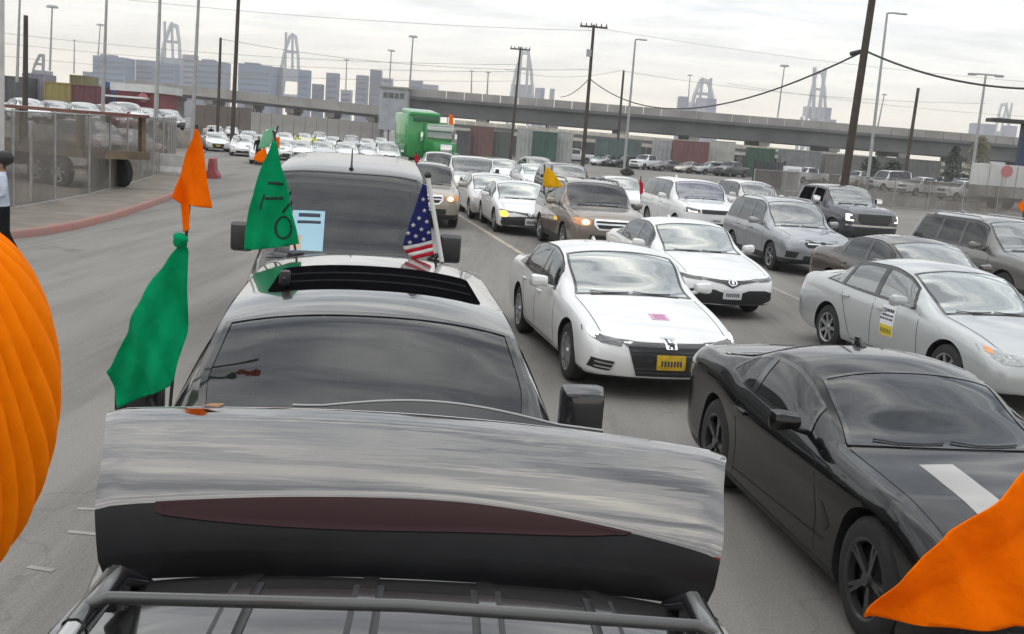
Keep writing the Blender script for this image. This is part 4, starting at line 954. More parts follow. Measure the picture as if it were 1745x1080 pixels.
def streaks(m):
    t = m.node_tree; b = t.nodes['Principled BSDF']; tc = N(t, 'ShaderNodeTexCoord'); mp = N(t, 'ShaderNodeMapping'); mp.inputs['Scale'].default_value = (.7, 5, 8)
    nz = N(t, 'ShaderNodeTexNoise'); nz.inputs['Scale'].default_value = 1.6; nz.inputs['Detail'].default_value = 4; nz.inputs['Roughness'].default_value = .5
    t.links.new(tc.outputs['Object'], mp.inputs[0]); t.links.new(mp.outputs[0], nz.inputs['Vector'])
    bp = N(t, 'ShaderNodeBump'); bp.inputs['Strength'].default_value = .42; bp.inputs['Distance'].default_value = .008; t.links.new(nz.outputs['Fac'], bp.inputs['Height'])
    t.links.new(bp.outputs[0], b.inputs['Normal']); t.links.new(bp.outputs[0], b.inputs['Coat Normal'])
streaks(GATEP)
gate = link('liftgate', gate_mesh(arch, lambda u: 1.0, 'liftgate'), own, GATEP)
gate['label'] = 'raised liftgate skin mirroring the cloudy sky'
gg = link('liftgate_glass', gate_mesh(lambda u: .015, lambda u: arch(u)-.006, 'liftgate_glass', lift=-.002, nv=12), gate, mat('gate_glass', (.008, .008, .009), rough=.3, spec=.15, noise=.4, nscale=5))
MAROON = mat('painted_maroon_reflection', (.022, .005, .007), rough=.3, spec=.15)  # reflection of a maroon shirt, painted on the gate as a colour band
link('painted_maroon_reflection', gate_mesh(lambda u: arch(u)-.012-.155*max(0, 1-((u+.12)/.80)**2)**.8, lambda u: arch(u)-.008, 'painted_maroon_reflection', lift=.0015, nv=6, under=.004, u0=-.82, u1=.70), gate, MAROON)
link('gate_edge', gate_mesh(lambda u: .985, lambda u: 1.0, 'gate_edge', lift=.004, nv=2, under=.02), gate, CHROME)
hp = [gate_pt(u, 1.0) + Vector((0, .05, .002 + .030*max(0, 1-((u-.05)/.42)**2)**1.3)) for u in np.linspace(-.45, .62, 22)]
link('gate_lip', tube_me(hp, .004, 8, 'gate_lip'), gate, mat('lip_grey', (.30, .30, .30), rough=.35, metal=.6))
bm = bmesh.new(); 
for a, b in zip(hp[:-1], hp[1:]):
    q = [bm.verts.new(v) for v in (a, b, b+Vector((0, -.05, -.06)), a+Vector((0, -.05, -.06)))]; bm.faces.new(q)
bmesh.ops.remove_doubles(bm, verts=bm.verts, dist=1e-5)
link('gate_lip_panel', from_bm(bm, 'gate_lip_panel'), gate, TRIM)
leaf = link('leaf', mesh([(0, 0, 0), (.02, .012, .006), (.06, .008, .01), (.045, -.012, .004), (.02, -.012, .006)], [(0, 1, 2, 3, 4)], 'leaf'), None, mat('dry_leaf', (.30, .15, .07), rough=.8))
tag(leaf, 'small dry brown leaf lying on the edge of the raised liftgate', 'leaf'); leaf.location = Matrix.Translation((OWN[0], OWN[1], 0)) @ (Matrix.Rotation(OWN_RZ, 3, 'Z') @ gate_pt(-.72, .955, .004))

# ------------------------------------------------------------------ sunroof and fittings of the dark grey sport utility
def s2top(name, poly, m, off, th=None):
    return link(name, proj_me(S2.bvh, [(a, b-S2.L/2) for a, b in poly], 'T', off, th or off, name, .1), suv2, m)
s2top('sunroof_dark_sheet', rrect(.02, 3.0, 1.15, .98, .06), GL['open'], .004)  # darkness of the open sunroof put on as a black sheet
for ss_, ww_ in ((2.78, .018), (3.10, .02)): s2top('sunroof_blind', rrect(.02, ss_, 1.08, ww_, .008), mat('blind_black', (.02, .02, .02), rough=.8, spec=.05), .010)
bm = bmesh.new(); add_box(bm, (-.47, 2.60-2.5, 1.87), (.055, .07, .075), bev=.015); add_box(bm, (-.47, 2.57-2.5, 1.855), (.02, .04, .05), rot=(.3, 0, 0), bev=.005)
link('roof_camera', from_bm(bm, 'roof_camera'), suv2, BLACK)
for x, s in ((-.55, 4.45), (.45, 4.45)):
    s2top('suction_mount', rrect(x, s, .12, .10, .03), BLACK, .02)
S2M = Matrix.Translation((-.76, 5.55, 0)) @ Matrix.Rotation(rad(8), 4, 'Z')

# ------------------------------------------------------------------ flags and cloths
def fabric(name, col, tr=.35, nz=.22, sc=6):
    if name in M: return M[name]
    m = mat(name, col, rough=.9, noise=nz, nscale=sc, bump=.5, bscale=22, spec=.08)
    t = m.node_tree; b = t.nodes['Principled BSDF']; out = t.nodes['Material Output']
    tl = N(t, 'ShaderNodeBsdfTranslucent'); tl.inputs[0].default_value = (*[min(1, c*1.4) for c in col], 1)
    mx = N(t, 'ShaderNodeMixShader'); mx.inputs[0].default_value = tr
    t.links.new(b.outputs[0], mx.inputs[1]); t.links.new(tl.outputs[0], mx.inputs[2]); t.links.new(mx.outputs[0], out.inputs[0])
    return m
ORANGE = fabric('orange_cloth', (1.0, .20, .0)); GREENC = fabric('green_cloth', (.002, .34, .145)); YELC = fabric('yellow_cloth', (.75, .45, .01)); BLUEC = fabric('blue_cloth', (.03, .035, .16))
WHC = fabric('white_cloth', (.72, .70, .70)); REDC = fabric('red_cloth', (.55, .025, .05)); INKC = mat('black_mark', (.006, .03, .018), rough=.85)
class Cloth:
    def __init__(S, name, pix, Y, m, folds, parent, step=.02, thick=.003, tilt=0.0):
        S.Y, S.folds, S.tilt = Y, folds, tilt
        W = [atY(px, py, Y) for px, py in pix]; S.x0 = sum(w.x for w in W)/len(W); S.z1 = max(w.z for w in W)
        S.obj = S.make(name, [(w.x, w.z) for w in W], m, parent, step, thick, 0)
    def dy(S, x, z):
        d = 0
        for amp, kx, kz, ph in S.folds:
            if amp < 0: d += amp*(abs(math.sin(kx*(x-S.x0)+kz*(z-S.z1)+ph))-.6); continue
            d += amp*math.sin(kx*(x-S.x0)+kz*(z-S.z1)+ph)*min(1, .25+(S.z1-z)*2.2)
        return S.Y + d + S.tilt*(x-S.x0)
    def make(S, name, poly, m, parent, step, thick, off):
        bm = poly_grid(poly, step)
        for v in bm.verts: x, z = v.co.x, v.co.y; v.co = (x, S.dy(x, z)-off, z)
        bmesh.ops.recalc_face_normals(bm, faces=bm.faces)
        me = from_bm(bm, name, 80); o = link(name, me, parent, m)
        md = o.modifiers.new('s', 'SOLIDIFY'); md.thickness = thick; md.offset = 0
        return o
    def mark(S, name, pix, m, off=.006, step=.02):
        W = [atY(px, py, S.Y) for px, py in pix]
        return S.make(name, [(w.x, w.z) for w in W], m, S.obj, step, .002, off)
    def stroke(S, name, a, b, w, m, off=.006):
        a, b = Vector(a), Vector(b); d = (b-a).normalized(); n = Vector((-d.y, d.x))*w/2
        return S.mark(name, [a-n, b-n, b+n, a+n], m, off)
def flag_root(name, label, base):
    r = empty(name, (0, 0, 0)); tag(r, label, 'flag'); return r
def pole(parent, a, b, r, m, name='pole', seg=8): return link(name, tube_me([a, (Vector(a)+Vector(b))/2, b], r, seg, name), parent, m)
POLEW = mat('pole_white', (.6, .6, .6), rough=.4); POLEB = mat('pole_dark', (.03, .03, .03), rough=.5); WOODP = mat('pole_cane', (.28, .19, .10), rough=.7)
YA = 4.64
fl = flag_root('flag', 'orange pennant over a long green cloth on one pole by the left mirror', None)
pole(fl, atY(288, 712, YA+.09), atY(335, 212, YA+.09), .008, POLEB)
oc = Cloth('pennant', [(332, 219), (338, 222), (346, 250), (352, 285), (364, 354), (340, 352), (322, 348), (321, 392), (309, 396), (304, 348), (293, 336), (303, 300), (316, 262)], YA-.02, ORANGE, [(.03, 28, -4, 1.6), (-.02, 40, 6, .5), (.010, 60, 8, 0)], fl, .010)
gc = Cloth('streamer', [(306, 416), (318, 424), (318, 480), (317, 520), (313, 575), (300, 640), (292, 656), (266, 668), (200, 696), (196, 686), (190, 662), (180, 634), (184, 627), (222, 546), (262, 474), (292, 432)], YA-.02, GREENC, [(.045, 16, 5, .4), (-.03, 22, 9, .3), (.012, 50, -14, 1)], fl, .016)
bm = bmesh.new(); bmesh.ops.create_uvsphere(bm, u_segments=14, v_segments=10, radius=.04)
for v in bm.verts: v.co.z *= .85; v.co.x *= .8; v.co *= 1+.12*math.sin(v.co.z*140+v.co.x*60)
kn = link('knot', from_bm(bm, 'knot', 80), fl, GREENC); kn.location = atY(307, 408, YA-.02)
YB = 7.3
fb = flag_root('flag', 'green triangular flag with black marks in front of the van windshield', None)
pole(fb, S2M @ Vector((-.55, 4.45-2.5, 1.80)), atY(466, 222, YB+.12), .009, POLEB)
gb = Cloth('banner', [(463, 240), (470, 240), (474, 264), (482, 296), (489, 322), (496, 362), (508, 416), (486, 420), (460, 422), (415, 426), (421, 386), (429, 348), (446, 288)], YB-.05, GREENC, [(.05, 14, 2, .8), (-.03, 20, 4, 1), (.015, 44, -8, 2)], fb, .022)
gb.stroke('mark', (458, 311), (481, 314), 5, INKC); gb.stroke('mark', (454, 337), (480, 338), 5, INKC); gb.stroke('mark', (492, 347), (479, 363), 4, INKC); gb.stroke('mark', (446, 356), (453, 330), 3, INKC)
for k in range(12):
    a0, a1 = 2*math.pi*k/12, 2*math.pi*(k+1)/12
    gb.stroke('mark', (482+13*math.cos(a0), 388+19*math.sin(a0)), (482+13*math.cos(a1), 388+19*math.sin(a1)), 3.4, INKC)
fo2 = flag_root('flag', 'small orange and green ribbons tied to a stick left of the van roof', None)
pole(fo2, atY(437, 330, 11.5), atY(474, 214, 11.5), .01, POLEB)
Cloth('ribbon', [(436, 262), (452, 250), (456, 268), (446, 278), (432, 272)], 11.45, ORANGE, [(.03, 12, 3, 0)], fo2, .04)
Cloth('ribbon', [(466, 236), (477, 232), (476, 250), (470, 260), (464, 254)], 11.45, ORANGE, [(.03, 12, 3, 0)], fo2, .04)
Cloth('ribbon', [(449, 226), (466, 214), (466, 236), (458, 250), (440, 254)], 11.47, fabric('pale_green_cloth', (.25, .55, .36)), [(.03, 12, 3, 0)], fo2, .04)
fu = flag_root('flag', 'furled star-spangled flag with red and white stripes on a white pole', None)
pole(fu, atY(753, 446, YB), atY(729, 302, YB), .016, POLEW)
pole(fu, S2M @ Vector((.45, 4.45-2.5, 1.80)), atY(750, 430, YB), .012, POLEB, 'stem')
bm = bmesh.new(); bmesh.ops.create_uvsphere(bm, u_segments=12, v_segments=8, radius=.026); fi = link('finial', from_bm(bm, 'finial', 80), fu, POLEB); fi.location = atY(729, 298, YB)
uc = Cloth('canton', [(720, 313), (727, 316), (730, 350), (735, 410), (712, 415), (687, 418), (693, 398), (706, 358), (714, 332)], YB-.03, BLUEC, [(.04, 22, 2, .5), (.012, 50, 0, 2)], fu, .02)
def star(cx, cy, r): return [(cx+(r if k % 2 == 0 else r*.42)*math.sin(math.pi*k/5), cy-(r if k % 2 == 0 else r*.42)*math.cos(math.pi*k/5)) for k in range(10)]
for (x, y) in ((721, 340), (723, 359), (714, 372), (705, 383), (727, 378), (718, 391), (697, 396), (709, 402), (730, 397), (722, 408), (700, 412)): uc.mark('star', star(x, y, 4.3), WHC, .008, .05)
for k, m in enumerate((WHC, REDC, WHC, REDC)):
    y = 418+k*6.2; dl = k*3
    uc.mark('stripe', [(687+dl*1.6, y), (712, y-3), (735+k*.9, y-8), (735.8+k*.9, y-1.6), (712, y+3.2), (689+dl*1.6, y+6.2)], m, -.002+.001*k, .03)
# big cloths at the picture's edges
YC = 1.55
fr = flag_root('flag', 'large orange flag close to the camera at the lower right corner', None)
pole(fr, atY(1850, 1500, YC), atY(1990, 520, YC), .012, WOODP)
bigc = Cloth('banner', [(1990, 640), (1880, 712), (1800, 762), (1745, 800), (1690, 838), (1648, 864), (1600, 892), (1560, 930), (1532, 962), (1508, 1006), (1480, 1062), (1560, 1059), (1650, 1057), (1745, 1055), (1900, 1052)], YC, ORANGE,
      [(.030, 9, 7, .6), (-.035, 7, -9, .4), (-.016, 14, 12, 1.0), (.004, 60, 35, 0)], fr, .010, .003, .15)
PAPERB = mat('paper_blue', (.34, .55, .66), rough=.5); PEACH = mat('paper_peach', (.55, .38, .28), rough=.5)
def on_ws(S, root, name, u, s, w, h, m, off):
    poly = [(u-w/2, s-S.L/2-h/2), (u+w/2, s-S.L/2-h/2), (u+w/2, s-S.L/2+h/2), (u-w/2, s-S.L/2+h/2)]
    return link(name, proj_me(S.bvh, poly, 'T', off, .004, name, .06), root, m)
on_ws(V_S, van, 'paper', -.44, 1.54, .36, .24, PAPERB, .016)
on_ws(V_S, van, 'print_line', -.43, 1.63, .24, .02, INK, .019); on_ws(V_S, van, 'print_line', -.43, 1.59, .26, .016, INK, .019); on_ws(V_S, van, 'picture_corner', -.56, 1.47, .11, .09, PEACH, .019)
p = V_S.top(2.16, 0)
an = link('antenna', tube_me([(0, 0, 0), (0, .03, .05), (0, .10, .24)], [.03, .012, .006], 8, 'antenna'), van, BLACK); an.location = p
# ------------------------------------------------------------------ background: bridges, skyline, yard
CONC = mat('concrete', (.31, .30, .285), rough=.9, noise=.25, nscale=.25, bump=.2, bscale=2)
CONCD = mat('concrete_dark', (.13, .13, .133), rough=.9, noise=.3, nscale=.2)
CONCL = mat('concrete_light', (.50, .47, .41), rough=.9, noise=.25, nscale=.3)
STEEL = mat('galvanised', (.36, .37, .37), rough=.5, metal=.6, noise=.2, nscale=3)
WOOD = mat('pole_wood', (.055, .043, .034), rough=.9, noise=.4, nscale=2.5, bump=.3, bscale=14)
def qbox(name, x0, x1, y0, y1, z0, z1, m, parent=None, bev=0.0):
    c = ((x0+x1)/2, (y0+y1)/2, (z0+z1)/2); o = link(name, box_me((0, 0, 0), (abs(x1-x0), abs(y1-y0), abs(z1-z0)), bev=bev, name=name), parent, m)
    o.location = c; return o
def bridge(name, label, xa, xb, Y, depth, za, zb_, par_h, deck_h, gir_h, bays, col_w, mdeck, skew=0.0, rail=False, mpar=None, mgir=None):
    """za / zb_: height of the parapet top at the two ends"""
    r = empty(name, (0, 0, 0)); tag(r, label, 'bridge')
    def P(t): return xa+(xb-xa)*t, Y+skew*t, za+(zb_-za)*t
    def span(nm, t0, t1, ytop, ybot, yf, dp, m):
        a, b = P(t0), P(t1); vs = []
        for q in (a, b):
            for dy in (yf, yf+dp):
                for zz in (q[2]-ytop, q[2]-ybot): vs.append((q[0], q[1]+dy, zz))
        fs = [(0, 1, 5, 4), (2, 6, 7, 3), (0, 4, 6, 2), (1, 3, 7, 5), (0, 2, 3, 1), (4, 5, 7, 6)]
        return link(nm, mesh(vs, fs, nm, 30), r, m)
    n = bays*4
    for i in range(n): span('parapet_panel', i/n, (i+1)/n-.0008, 0, par_h, 0, .3, mpar or CONC)
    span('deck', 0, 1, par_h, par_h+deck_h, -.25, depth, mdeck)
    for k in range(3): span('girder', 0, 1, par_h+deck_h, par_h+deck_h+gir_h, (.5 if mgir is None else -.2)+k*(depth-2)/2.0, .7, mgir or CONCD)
    for i in range(bays+1):
        x, y, z = P(i/bays)
        for k in (0, 1):
            q = qbox('column', x-col_w/2, x+col_w/2, y+1.2+k*(depth-4), y+1.2+k*(depth-4)+col_w, -.1, z-par_h-deck_h-gir_h, CONC, r)
        qbox('pier_cap', x-col_w*.7, x+col_w*.7, y+.7, y+depth-1.2, z-par_h-deck_h-gir_h-.7, z-par_h-deck_h-gir_h+.02, CONC, r)
    return r
def zpx(px, py, Y): return atY(px, py, Y).z
UY = 175.
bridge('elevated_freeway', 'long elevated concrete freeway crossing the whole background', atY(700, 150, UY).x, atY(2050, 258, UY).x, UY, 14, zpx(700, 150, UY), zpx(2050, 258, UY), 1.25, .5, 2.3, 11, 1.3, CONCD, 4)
LY = 152.
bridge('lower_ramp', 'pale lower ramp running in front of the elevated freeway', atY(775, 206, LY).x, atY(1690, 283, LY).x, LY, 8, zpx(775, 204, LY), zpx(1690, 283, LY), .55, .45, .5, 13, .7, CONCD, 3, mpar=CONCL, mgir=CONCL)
bridge('approach_bridge', 'low grey road bridge in front of the tower blocks on the left', atY(215, 134, 190).x, atY(700, 190, 190).x, 190, 10, zpx(215, 135, 190), zpx(700, 186, 190), 1.0, .6, .5, 7, 1.1, CONC)
def wall_panels(name, label, px0, px1, py0, py1, Y, n, m):
    r = empty(name, (0, 0, 0)); tag(r, label, 'wall')
    a, b = atY(px0, py0, Y), atY(px1, py1, Y)
    for i in range(n):
        x0 = a.x+(b.x-a.x)*i/n; x1 = a.x+(b.x-a.x)*(i+1)/n-.06; zt = a.z+(b.z-a.z)*(i+.5)/n
        qbox('panel', x0, x1, Y, Y+.3, -.1, zt, m, r)
    return r
wall_panels('retaining_wall', 'pale panelled wall under the low bridge', 425, 655, 190, 210, 176, 12, CONC)
wall_panels('retaining_wall', 'dark wall behind the far white cars', 330, 428, 178, 184, 150, 5, mat('brown_wall', (.13, .105, .09), rough=.9, noise=.3, nscale=.4))
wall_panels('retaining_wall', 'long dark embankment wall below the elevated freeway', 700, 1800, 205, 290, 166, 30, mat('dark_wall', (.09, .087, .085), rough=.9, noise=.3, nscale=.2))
# containers
def container(label, px0, px1, pyt, pyb, Y, col, lift=0.0, depth=None):
    nm = 'container_paint_%d' % (hash(col) % 99999); m = mat(nm, col, rough=.65, noise=.25, nscale=.5)
    a, b = atY(px0, pyb, Y), atY(px1, pyb, Y); pm = (px0+px1)/2
    z1 = zpx(pm, pyt, Y); z0 = 0.0
    w = b.x-a.x; dp = depth or 2.45
    r = empty('shipping_container', ((a.x+b.x)/2, Y+dp/2, 0)); tag(r, label, 'container', 'containers under the ramp')
    bm = bmesh.new(); n = max(4, int(w/.5)); vs_t, vs_b = [], []
    for i in range(n*4+1):      # corrugated long side
        x = -w/2+w*i/(n*4); d = -dp/2 + (.06 if i % 4 in (1, 2) else 0)
        vs_b.append(bm.verts.new((x, d, z0+.12))); vs_t.append(bm.verts.new((x, d, z1-.12)))
    for i in range(n*4): bm.faces.new((vs_b[i], vs_b[i+1], vs_t[i+1], vs_t[i]))
    link('side_panel', from_bm(bm, 'side_panel', 20), r, m)
    qbox('box', -w/2, w/2, -dp/2+.1, dp/2, z0+.02, z1-.02, m, r)
    for zz in (z0+.06, z1-.06): qbox('rail', -w/2-.02, w/2+.02, -dp/2-.03, -dp/2+.12, zz-.06, zz+.06, m, r)
    for sx in (-1, 1): qbox('corner_post', sx*w/2-.07, sx*w/2+.07, -dp/2-.035, -dp/2+.14, z0, z1+.01, m, r)
    if z0 > .9:
        for sx in (-.35, .35): qbox('support', sx*w-.2, sx*w+.2, -.4, .4, -.05, z0+.02, CONCD, r)
    return r
for a in ((('dark grey container beside the green truck', 776, 800, 222, 262, 140, (.08, .08, .09))), ('rust red container beside the green truck', 800, 838, 216, 256, 141, (.15, .085, .075)),
          ('small grey-green container left of the pale one', 838, 870, 224, 262, 142, (.11, .13, .115)), ('pale grey container left of the dark green one', 880, 906, 218, 258, 140, (.38, .39, .38)),
          ('dark green container behind the tall crossarm pole', 906, 947, 224, 264, 139, (.045, .10, .08)), ('light grey container beside the tall crossarm pole', 948, 974, 224, 260, 141, (.40, .41, .40)),
          ('long teal container right of the tall crossarm pole', 1014, 1090, 238, 272, 138, (.09, .135, .13)), ('light grey container left of the red one', 1113, 1142, 238, 268, 139, (.36, .37, .38)),
          ('maroon container with white ends', 1148, 1206, 240, 268, 137, (.17, .075, .075)), ('pale container right of the maroon one', 1208, 1250, 240, 272, 139, (.42, .42, .40)),
          ('dark green container near the black gate', 1275, 1318, 252, 280, 137, (.04, .09, .06)), ('grey container right of the green one', 1330, 1395, 256, 290, 138, (.20, .205, .21)),
          ('brown-grey container behind the thick pole', 1405, 1480, 264, 296, 139, (.17, .165, .155)), ('dark container behind the white vans', 1490, 1600, 270, 300, 138, (.13, .135, .13))):
    container(*a)
for a in (('dark container at the far left behind the pole', 9, 46, 130, 172, 96, (.09, .09, .10)), ('lavender grey container left of the yellow one', 47, 76, 125, 168, 98, (.26, .25, .31)), ('yellow container behind the fence', 76, 121, 140, 172, 95, (.27, .22, .07)),
          ('maroon container right of the yellow one', 122, 170, 145, 182, 94, (.13, .04, .05)), ('blue container beside the red shed', 176, 214, 140, 176, 97, (.05, .12, .30)), ('olive container above the maroon one', 120, 150, 128, 147, 99, (.20, .18, .09))):
    container(*a)
# red shed with a white roof, site office on the bridge
sh = empty('shed', (0, 0, 0)); tag(sh, 'red shed with pale roof and a round red sign', 'shed')
a, b = atY(196, 190, 92), atY(270, 195, 92)
qbox('wall', a.x, b.x, 92, 97, 0, zpx(232, 156, 92), mat('shed_red', (.20, .04, .045), rough=.7, noise=.25, nscale=1), sh)
qbox('roof', a.x-.3, b.x+.3, 91.6, 97.4, zpx(232, 156, 92), zpx(232, 143, 92), mat('shed_roof', (.52, .52, .52), rough=.7, noise=.15, nscale=1), sh)
qbox('canopy', a.x-.2, b.x-.8, 90.2, 92, zpx(232, 168, 92), zpx(232, 165, 92), PAPER, sh)
bmx = bmesh.new(); bmesh.ops.create_cone(bmx, cap_ends=True, segments=20, radius1=.42, radius2=.42, depth=.06, matrix=Matrix.Rotation(math.pi/2, 4, 'X')); so = link('round_sign', from_bm(bmx, 'round_sign'), sh, RED); so.location = atY(244, 166, 91.8)
of = empty('site_office', (0, 0, 0)); tag(of, 'pale blue-grey control cabin standing at the end of the low bridge', 'building')
a, b = atY(646, 180, 172), atY(694, 184, 172)
qbox('wall', a.x, b.x, 172, 178, 2.5, zpx(670, 150, 172), mat('cabin', (.33, .35, .38), rough=.7, noise=.2, nscale=.6), of); qbox('roof', a.x-.3, b.x+.3, 171.7, 178.3, zpx(670, 150, 172), zpx(670, 147, 172), CONC, of)
for i in range(4): x = a.x+.6+i*(b.x-a.x-1)/4; qbox('window', x, x+.7, 171.93, 172.2, zpx(670, 167, 172), zpx(670, 158, 172), GL['dark'], of)
for i in range(4): x = a.x+.3+i*(b.x-a.x-.8)/3; qbox('stilt', x, x+.25, 172.3, 172.6, 0, 2.5, CONCD, of)
# tower blocks on the skyline
BY = 780.
TB = [mat('tower_blue', (.16, .205, .30), rough=.6, noise=.2, nscale=.03), mat('tower_grey', (.20, .22, .29), rough=.6, noise=.2, nscale=.03), mat('tower_lavender', (.30, .30, .38), rough=.6, noise=.2, nscale=.03), mat('tower_dark', (.13, .14, .19), rough=.6, noise=.2, nscale=.03)]
TWIN = mat('tower_window', (.10, .12, .17), rough=.2)
blocks = [(141, 159, 122, 0, 'low blue block at the foot of the leftmost tower'), (158, 214, 96, 0, 'broad blue tower block, leftmost on the skyline'), (231, 262, 102, 1, 'grey tower block just left of the leftmost big crane'),
          (263, 298, 107, 0, 'blue tower block under the leftmost big crane'), (311, 333, 93, 2, 'slim lavender tower block between two street lamps'), (334, 383, 104, 1, 'broad grey tower block left of the dark bare pole'),
          (406, 462, 110, 0, 'wide dark blue tower block left of the second crane'), (463, 480, 114, 3, 'narrow dark tower block at the foot of the second crane'), (508, 528, 119, 0, 'teal-blue tower block right of the second crane'),
          (532, 550, 143, 3, 'low dark block between two slim towers'), (556, 577, 124, 1, 'square grey tower standing alone mid-skyline'), (581, 599, 153, 2, 'low pale block beside a lamp mast'),
          (607, 627, 128, 1, 'grey tower left of the tallest slim one'), (631, 650, 119, 3, 'slim dark-topped tower, last one on the right'), (651, 669, 133, 2, 'low block behind the control cabin'),
          (699, 720, 137, 1, 'flat grey block above the left end of the freeway'), (721, 746, 144, 2, 'lower flat block above the left end of the freeway')]
for px0, px1, pyt, k, lab in blocks:
    Y = BY + (k*37) % 90; a, b = atY(px0, pyt, Y), atY(px1, pyt, Y); z1 = zpx((px0+px1)/2, pyt, Y); w = b.x-a.x
    r = empty('tower_block', ((a.x+b.x)/2, Y+w*.4, 0)); tag(r, lab, 'building', 'tower blocks on the skyline')
    qbox('wall', -w/2, w/2, -w*.4, w*.4, 0, z1, TB[k], r)
    if w > 18: qbox('roof_house', -w*.38, w*.05, -w*.15, w*.2, z1, z1+1.6, TB[k], r)
    fh = 4.2; n = int(z1/fh)
    for i in range(max(2, n//3), n): qbox('window', -w/2+1.2, w/2-1.2, -w*.4-.12, -w*.4+.3, i*fh+1.0, i*fh+2.6, TWIN, r)
# harbour cranes
CR = mat('crane_grey', (.42, .44, .47), rough=.6); CRD = mat('crane_dark', (.14, .15, .17), rough=.6)
def crane(label, px, pyt, pxw, Y, boom='up', m=CR):
    b = atY(px, hz(px), Y); k = pxw/F*Y; H = zpx(px, pyt, Y); r = empty('harbour_crane', (b.x, Y, 0)); tag(r, label, 'crane', 'harbour cranes')
    w = k/2; t = max(1.3, k*.085); hp = H*.50
    for sx in (-1, 1):
        for sy in (0, 1): link('leg', tube_me([(sx*w*.95, sy*18, 0), (sx*w*.9, sy*18, hp*.6), (sx*w*.78, sy*18, hp)], t*.8, 6), r, m)
        link('frame_leg', tube_me([(sx*w*.78, 0, hp), (sx*w*.55, 4, H*.78), (sx*w*.22, 8, H*.985)], t*.75, 6), r, m)
        link('brace', tube_me([(sx*w*.95, 0, hp*.25), (-sx*w*.1, 0, hp*.62)], t*.5, 5), r, m)
    for zz in (hp*.62, hp): link('portal_beam', box_me((0, 0, zz), (w*1.8, 2, t*2.0)), r, m)
    link('machinery_house', box_me((0, 9, hp+t*2.6), (w*1.7, 12, t*4.6)), r, m)
    bmq = bmesh.new(); bmesh.ops.create_cone(bmq, cap_ends=True, segments=4, radius1=w*.34, radius2=w*.2, depth=t*1.6, matrix=Matrix.Translation((0, 8, H-t*.8))); link('apex', from_bm(bmq, 'apex', 20), r, m)
    link('cross_beam', box_me((0, 5, H*.80), (w*1.05, 1.6, t*1.1)), r, m)
    if boom == 'up':
        for sx in (-1, 1): link('boom', tube_me([(sx*w*.3, -2, hp), (sx*w*.25, -6, H*1.0)], t*.6, 5), r, m)
    elif boom == 'vee':
        for sx in (-1, 1): link('boom', tube_me([(sx*w*.1, -2, hp*.5), (sx*w*.45-w*.3, -6, H*1.02)], t*1.0, 5), r, m)
    else: link('boom', tube_me([(-w*1.6, -2, hp+t*2), (w*2.0, -2, hp+t*1.2)], t*.9, 5), r, m)
    return r
for a in (('tall pale harbour crane, leftmost of the big ones', 288, 38, 46, 860), ('tall pale harbour crane between the tower blocks', 490, 56, 42, 880), ('pale harbour crane behind the wooden pole left of centre', 884, 84, 46, 980),
          ('wide pale harbour crane above the freeway right of centre', 1190, 132, 54, 1000), ('harbour crane with crossed raised booms beside the thick pole', 1382, 118, 40, 1040, 'vee'), ('faint harbour crane at the far right', 1698, 174, 34, 1250),
          ('small dark harbour crane at the far left', 62, 90, 26, 700, 'flat', CRD)): crane(*a)
for i, (px0, px1, pyt, Y, lab) in enumerate(((912, 946, 150, 930, 'stack of dark containers beside a crane foot above the freeway'), (1158, 1222, 166, 960, 'stack of bluish containers under the wide crane'), (1388, 1428, 183, 990, 'stack of teal containers beside the crane with crossed booms'), (1660, 1735, 212, 1100, 'faint blue container stack at the far right'))):
    a, b = atY(px0, pyt, Y), atY(px1, pyt, Y); r = empty('container_stack', ((a.x+b.x)/2, Y, 0)); tag(r, lab, 'container stack', 'container stacks in the port')
    w = b.x-a.x; z1 = zpx((px0+px1)/2, pyt, Y); n = 4
    for j in range(n):
        for q in range(5):
            zt = z1*(q+1)/5 - (z1*.2 if (j+i) % 3 == 2 and q == 4 else 0)
            if q == 4 and (j+i) % 3 == 2: continue
            qbox('container', -w/2+w*j/n+.1, -w/2+w*(j+1)/n-.1, 0, 12, z1*q/5+.05, z1*(q+1)/5-.05, (CR, TB[2], TB[1])[(j+q+i) % 3], r)

# ------------------------------------------------------------------ poles, masts, wires
def upole(label, base, top, Y, r0=.17, r1=.11, arm=None, m=WOOD, ins=True):
    a, b = atY(*base, Y), atY(*top, Y); a.z = -.1; r = empty('utility_pole', (0, 0, 0)); tag(r, label, 'pole')
    b.x = a.x + (b.x-a.x); link('shaft', tube_me([a, a.lerp(b, .5), b], [r0, (r0+r1)/2, r1], 10), r, m)
    if arm:
        for (py, half) in arm:
            t = (base[1]-py)/(base[1]-top[1]); c = a.lerp(b, max(0, min(1, t))); c.z = zpx(top[0], py, Y)
            ar = link('crossarm', box_me((c.x, c.y-.12, c.z), (half*2, .12, .16)), r, m)
            for k in range(6):
                x = c.x - half*.92 + half*1.84*k/5; link('insulator', tube_me([(x, c.y-.12, c.z+.06), (x, c.y-.12, c.z+.32)], [.07, .05], 6), ar, POLEB)
    return r
THICK = upole('thick dark wooden pole rising behind the black pickup', (1437, 316), (1490, -25), 47, .19, .15)
upole('tall wooden pole with loaded crossarm left of centre right', (993, 278), (1012, 42), 98, .2, .13, [(46, 1.25)])
link('transformer', tube_me([atY(1003, 96, 97.6), atY(1004, 84, 97.6)], .24, 10), upole('slim wooden pole with crossarm in front of a crane', (870, 262), (887, 80), 128, .19, .12, [(84, 1.2)]), STEEL)
upole('thin wooden pole right of the thick one', (1546, 268), (1565, 150), 118, .22, .16)
upole('thin bare pole beside the lamp right of centre', (1054, 228), (1063, 120), 150, .2, .15)
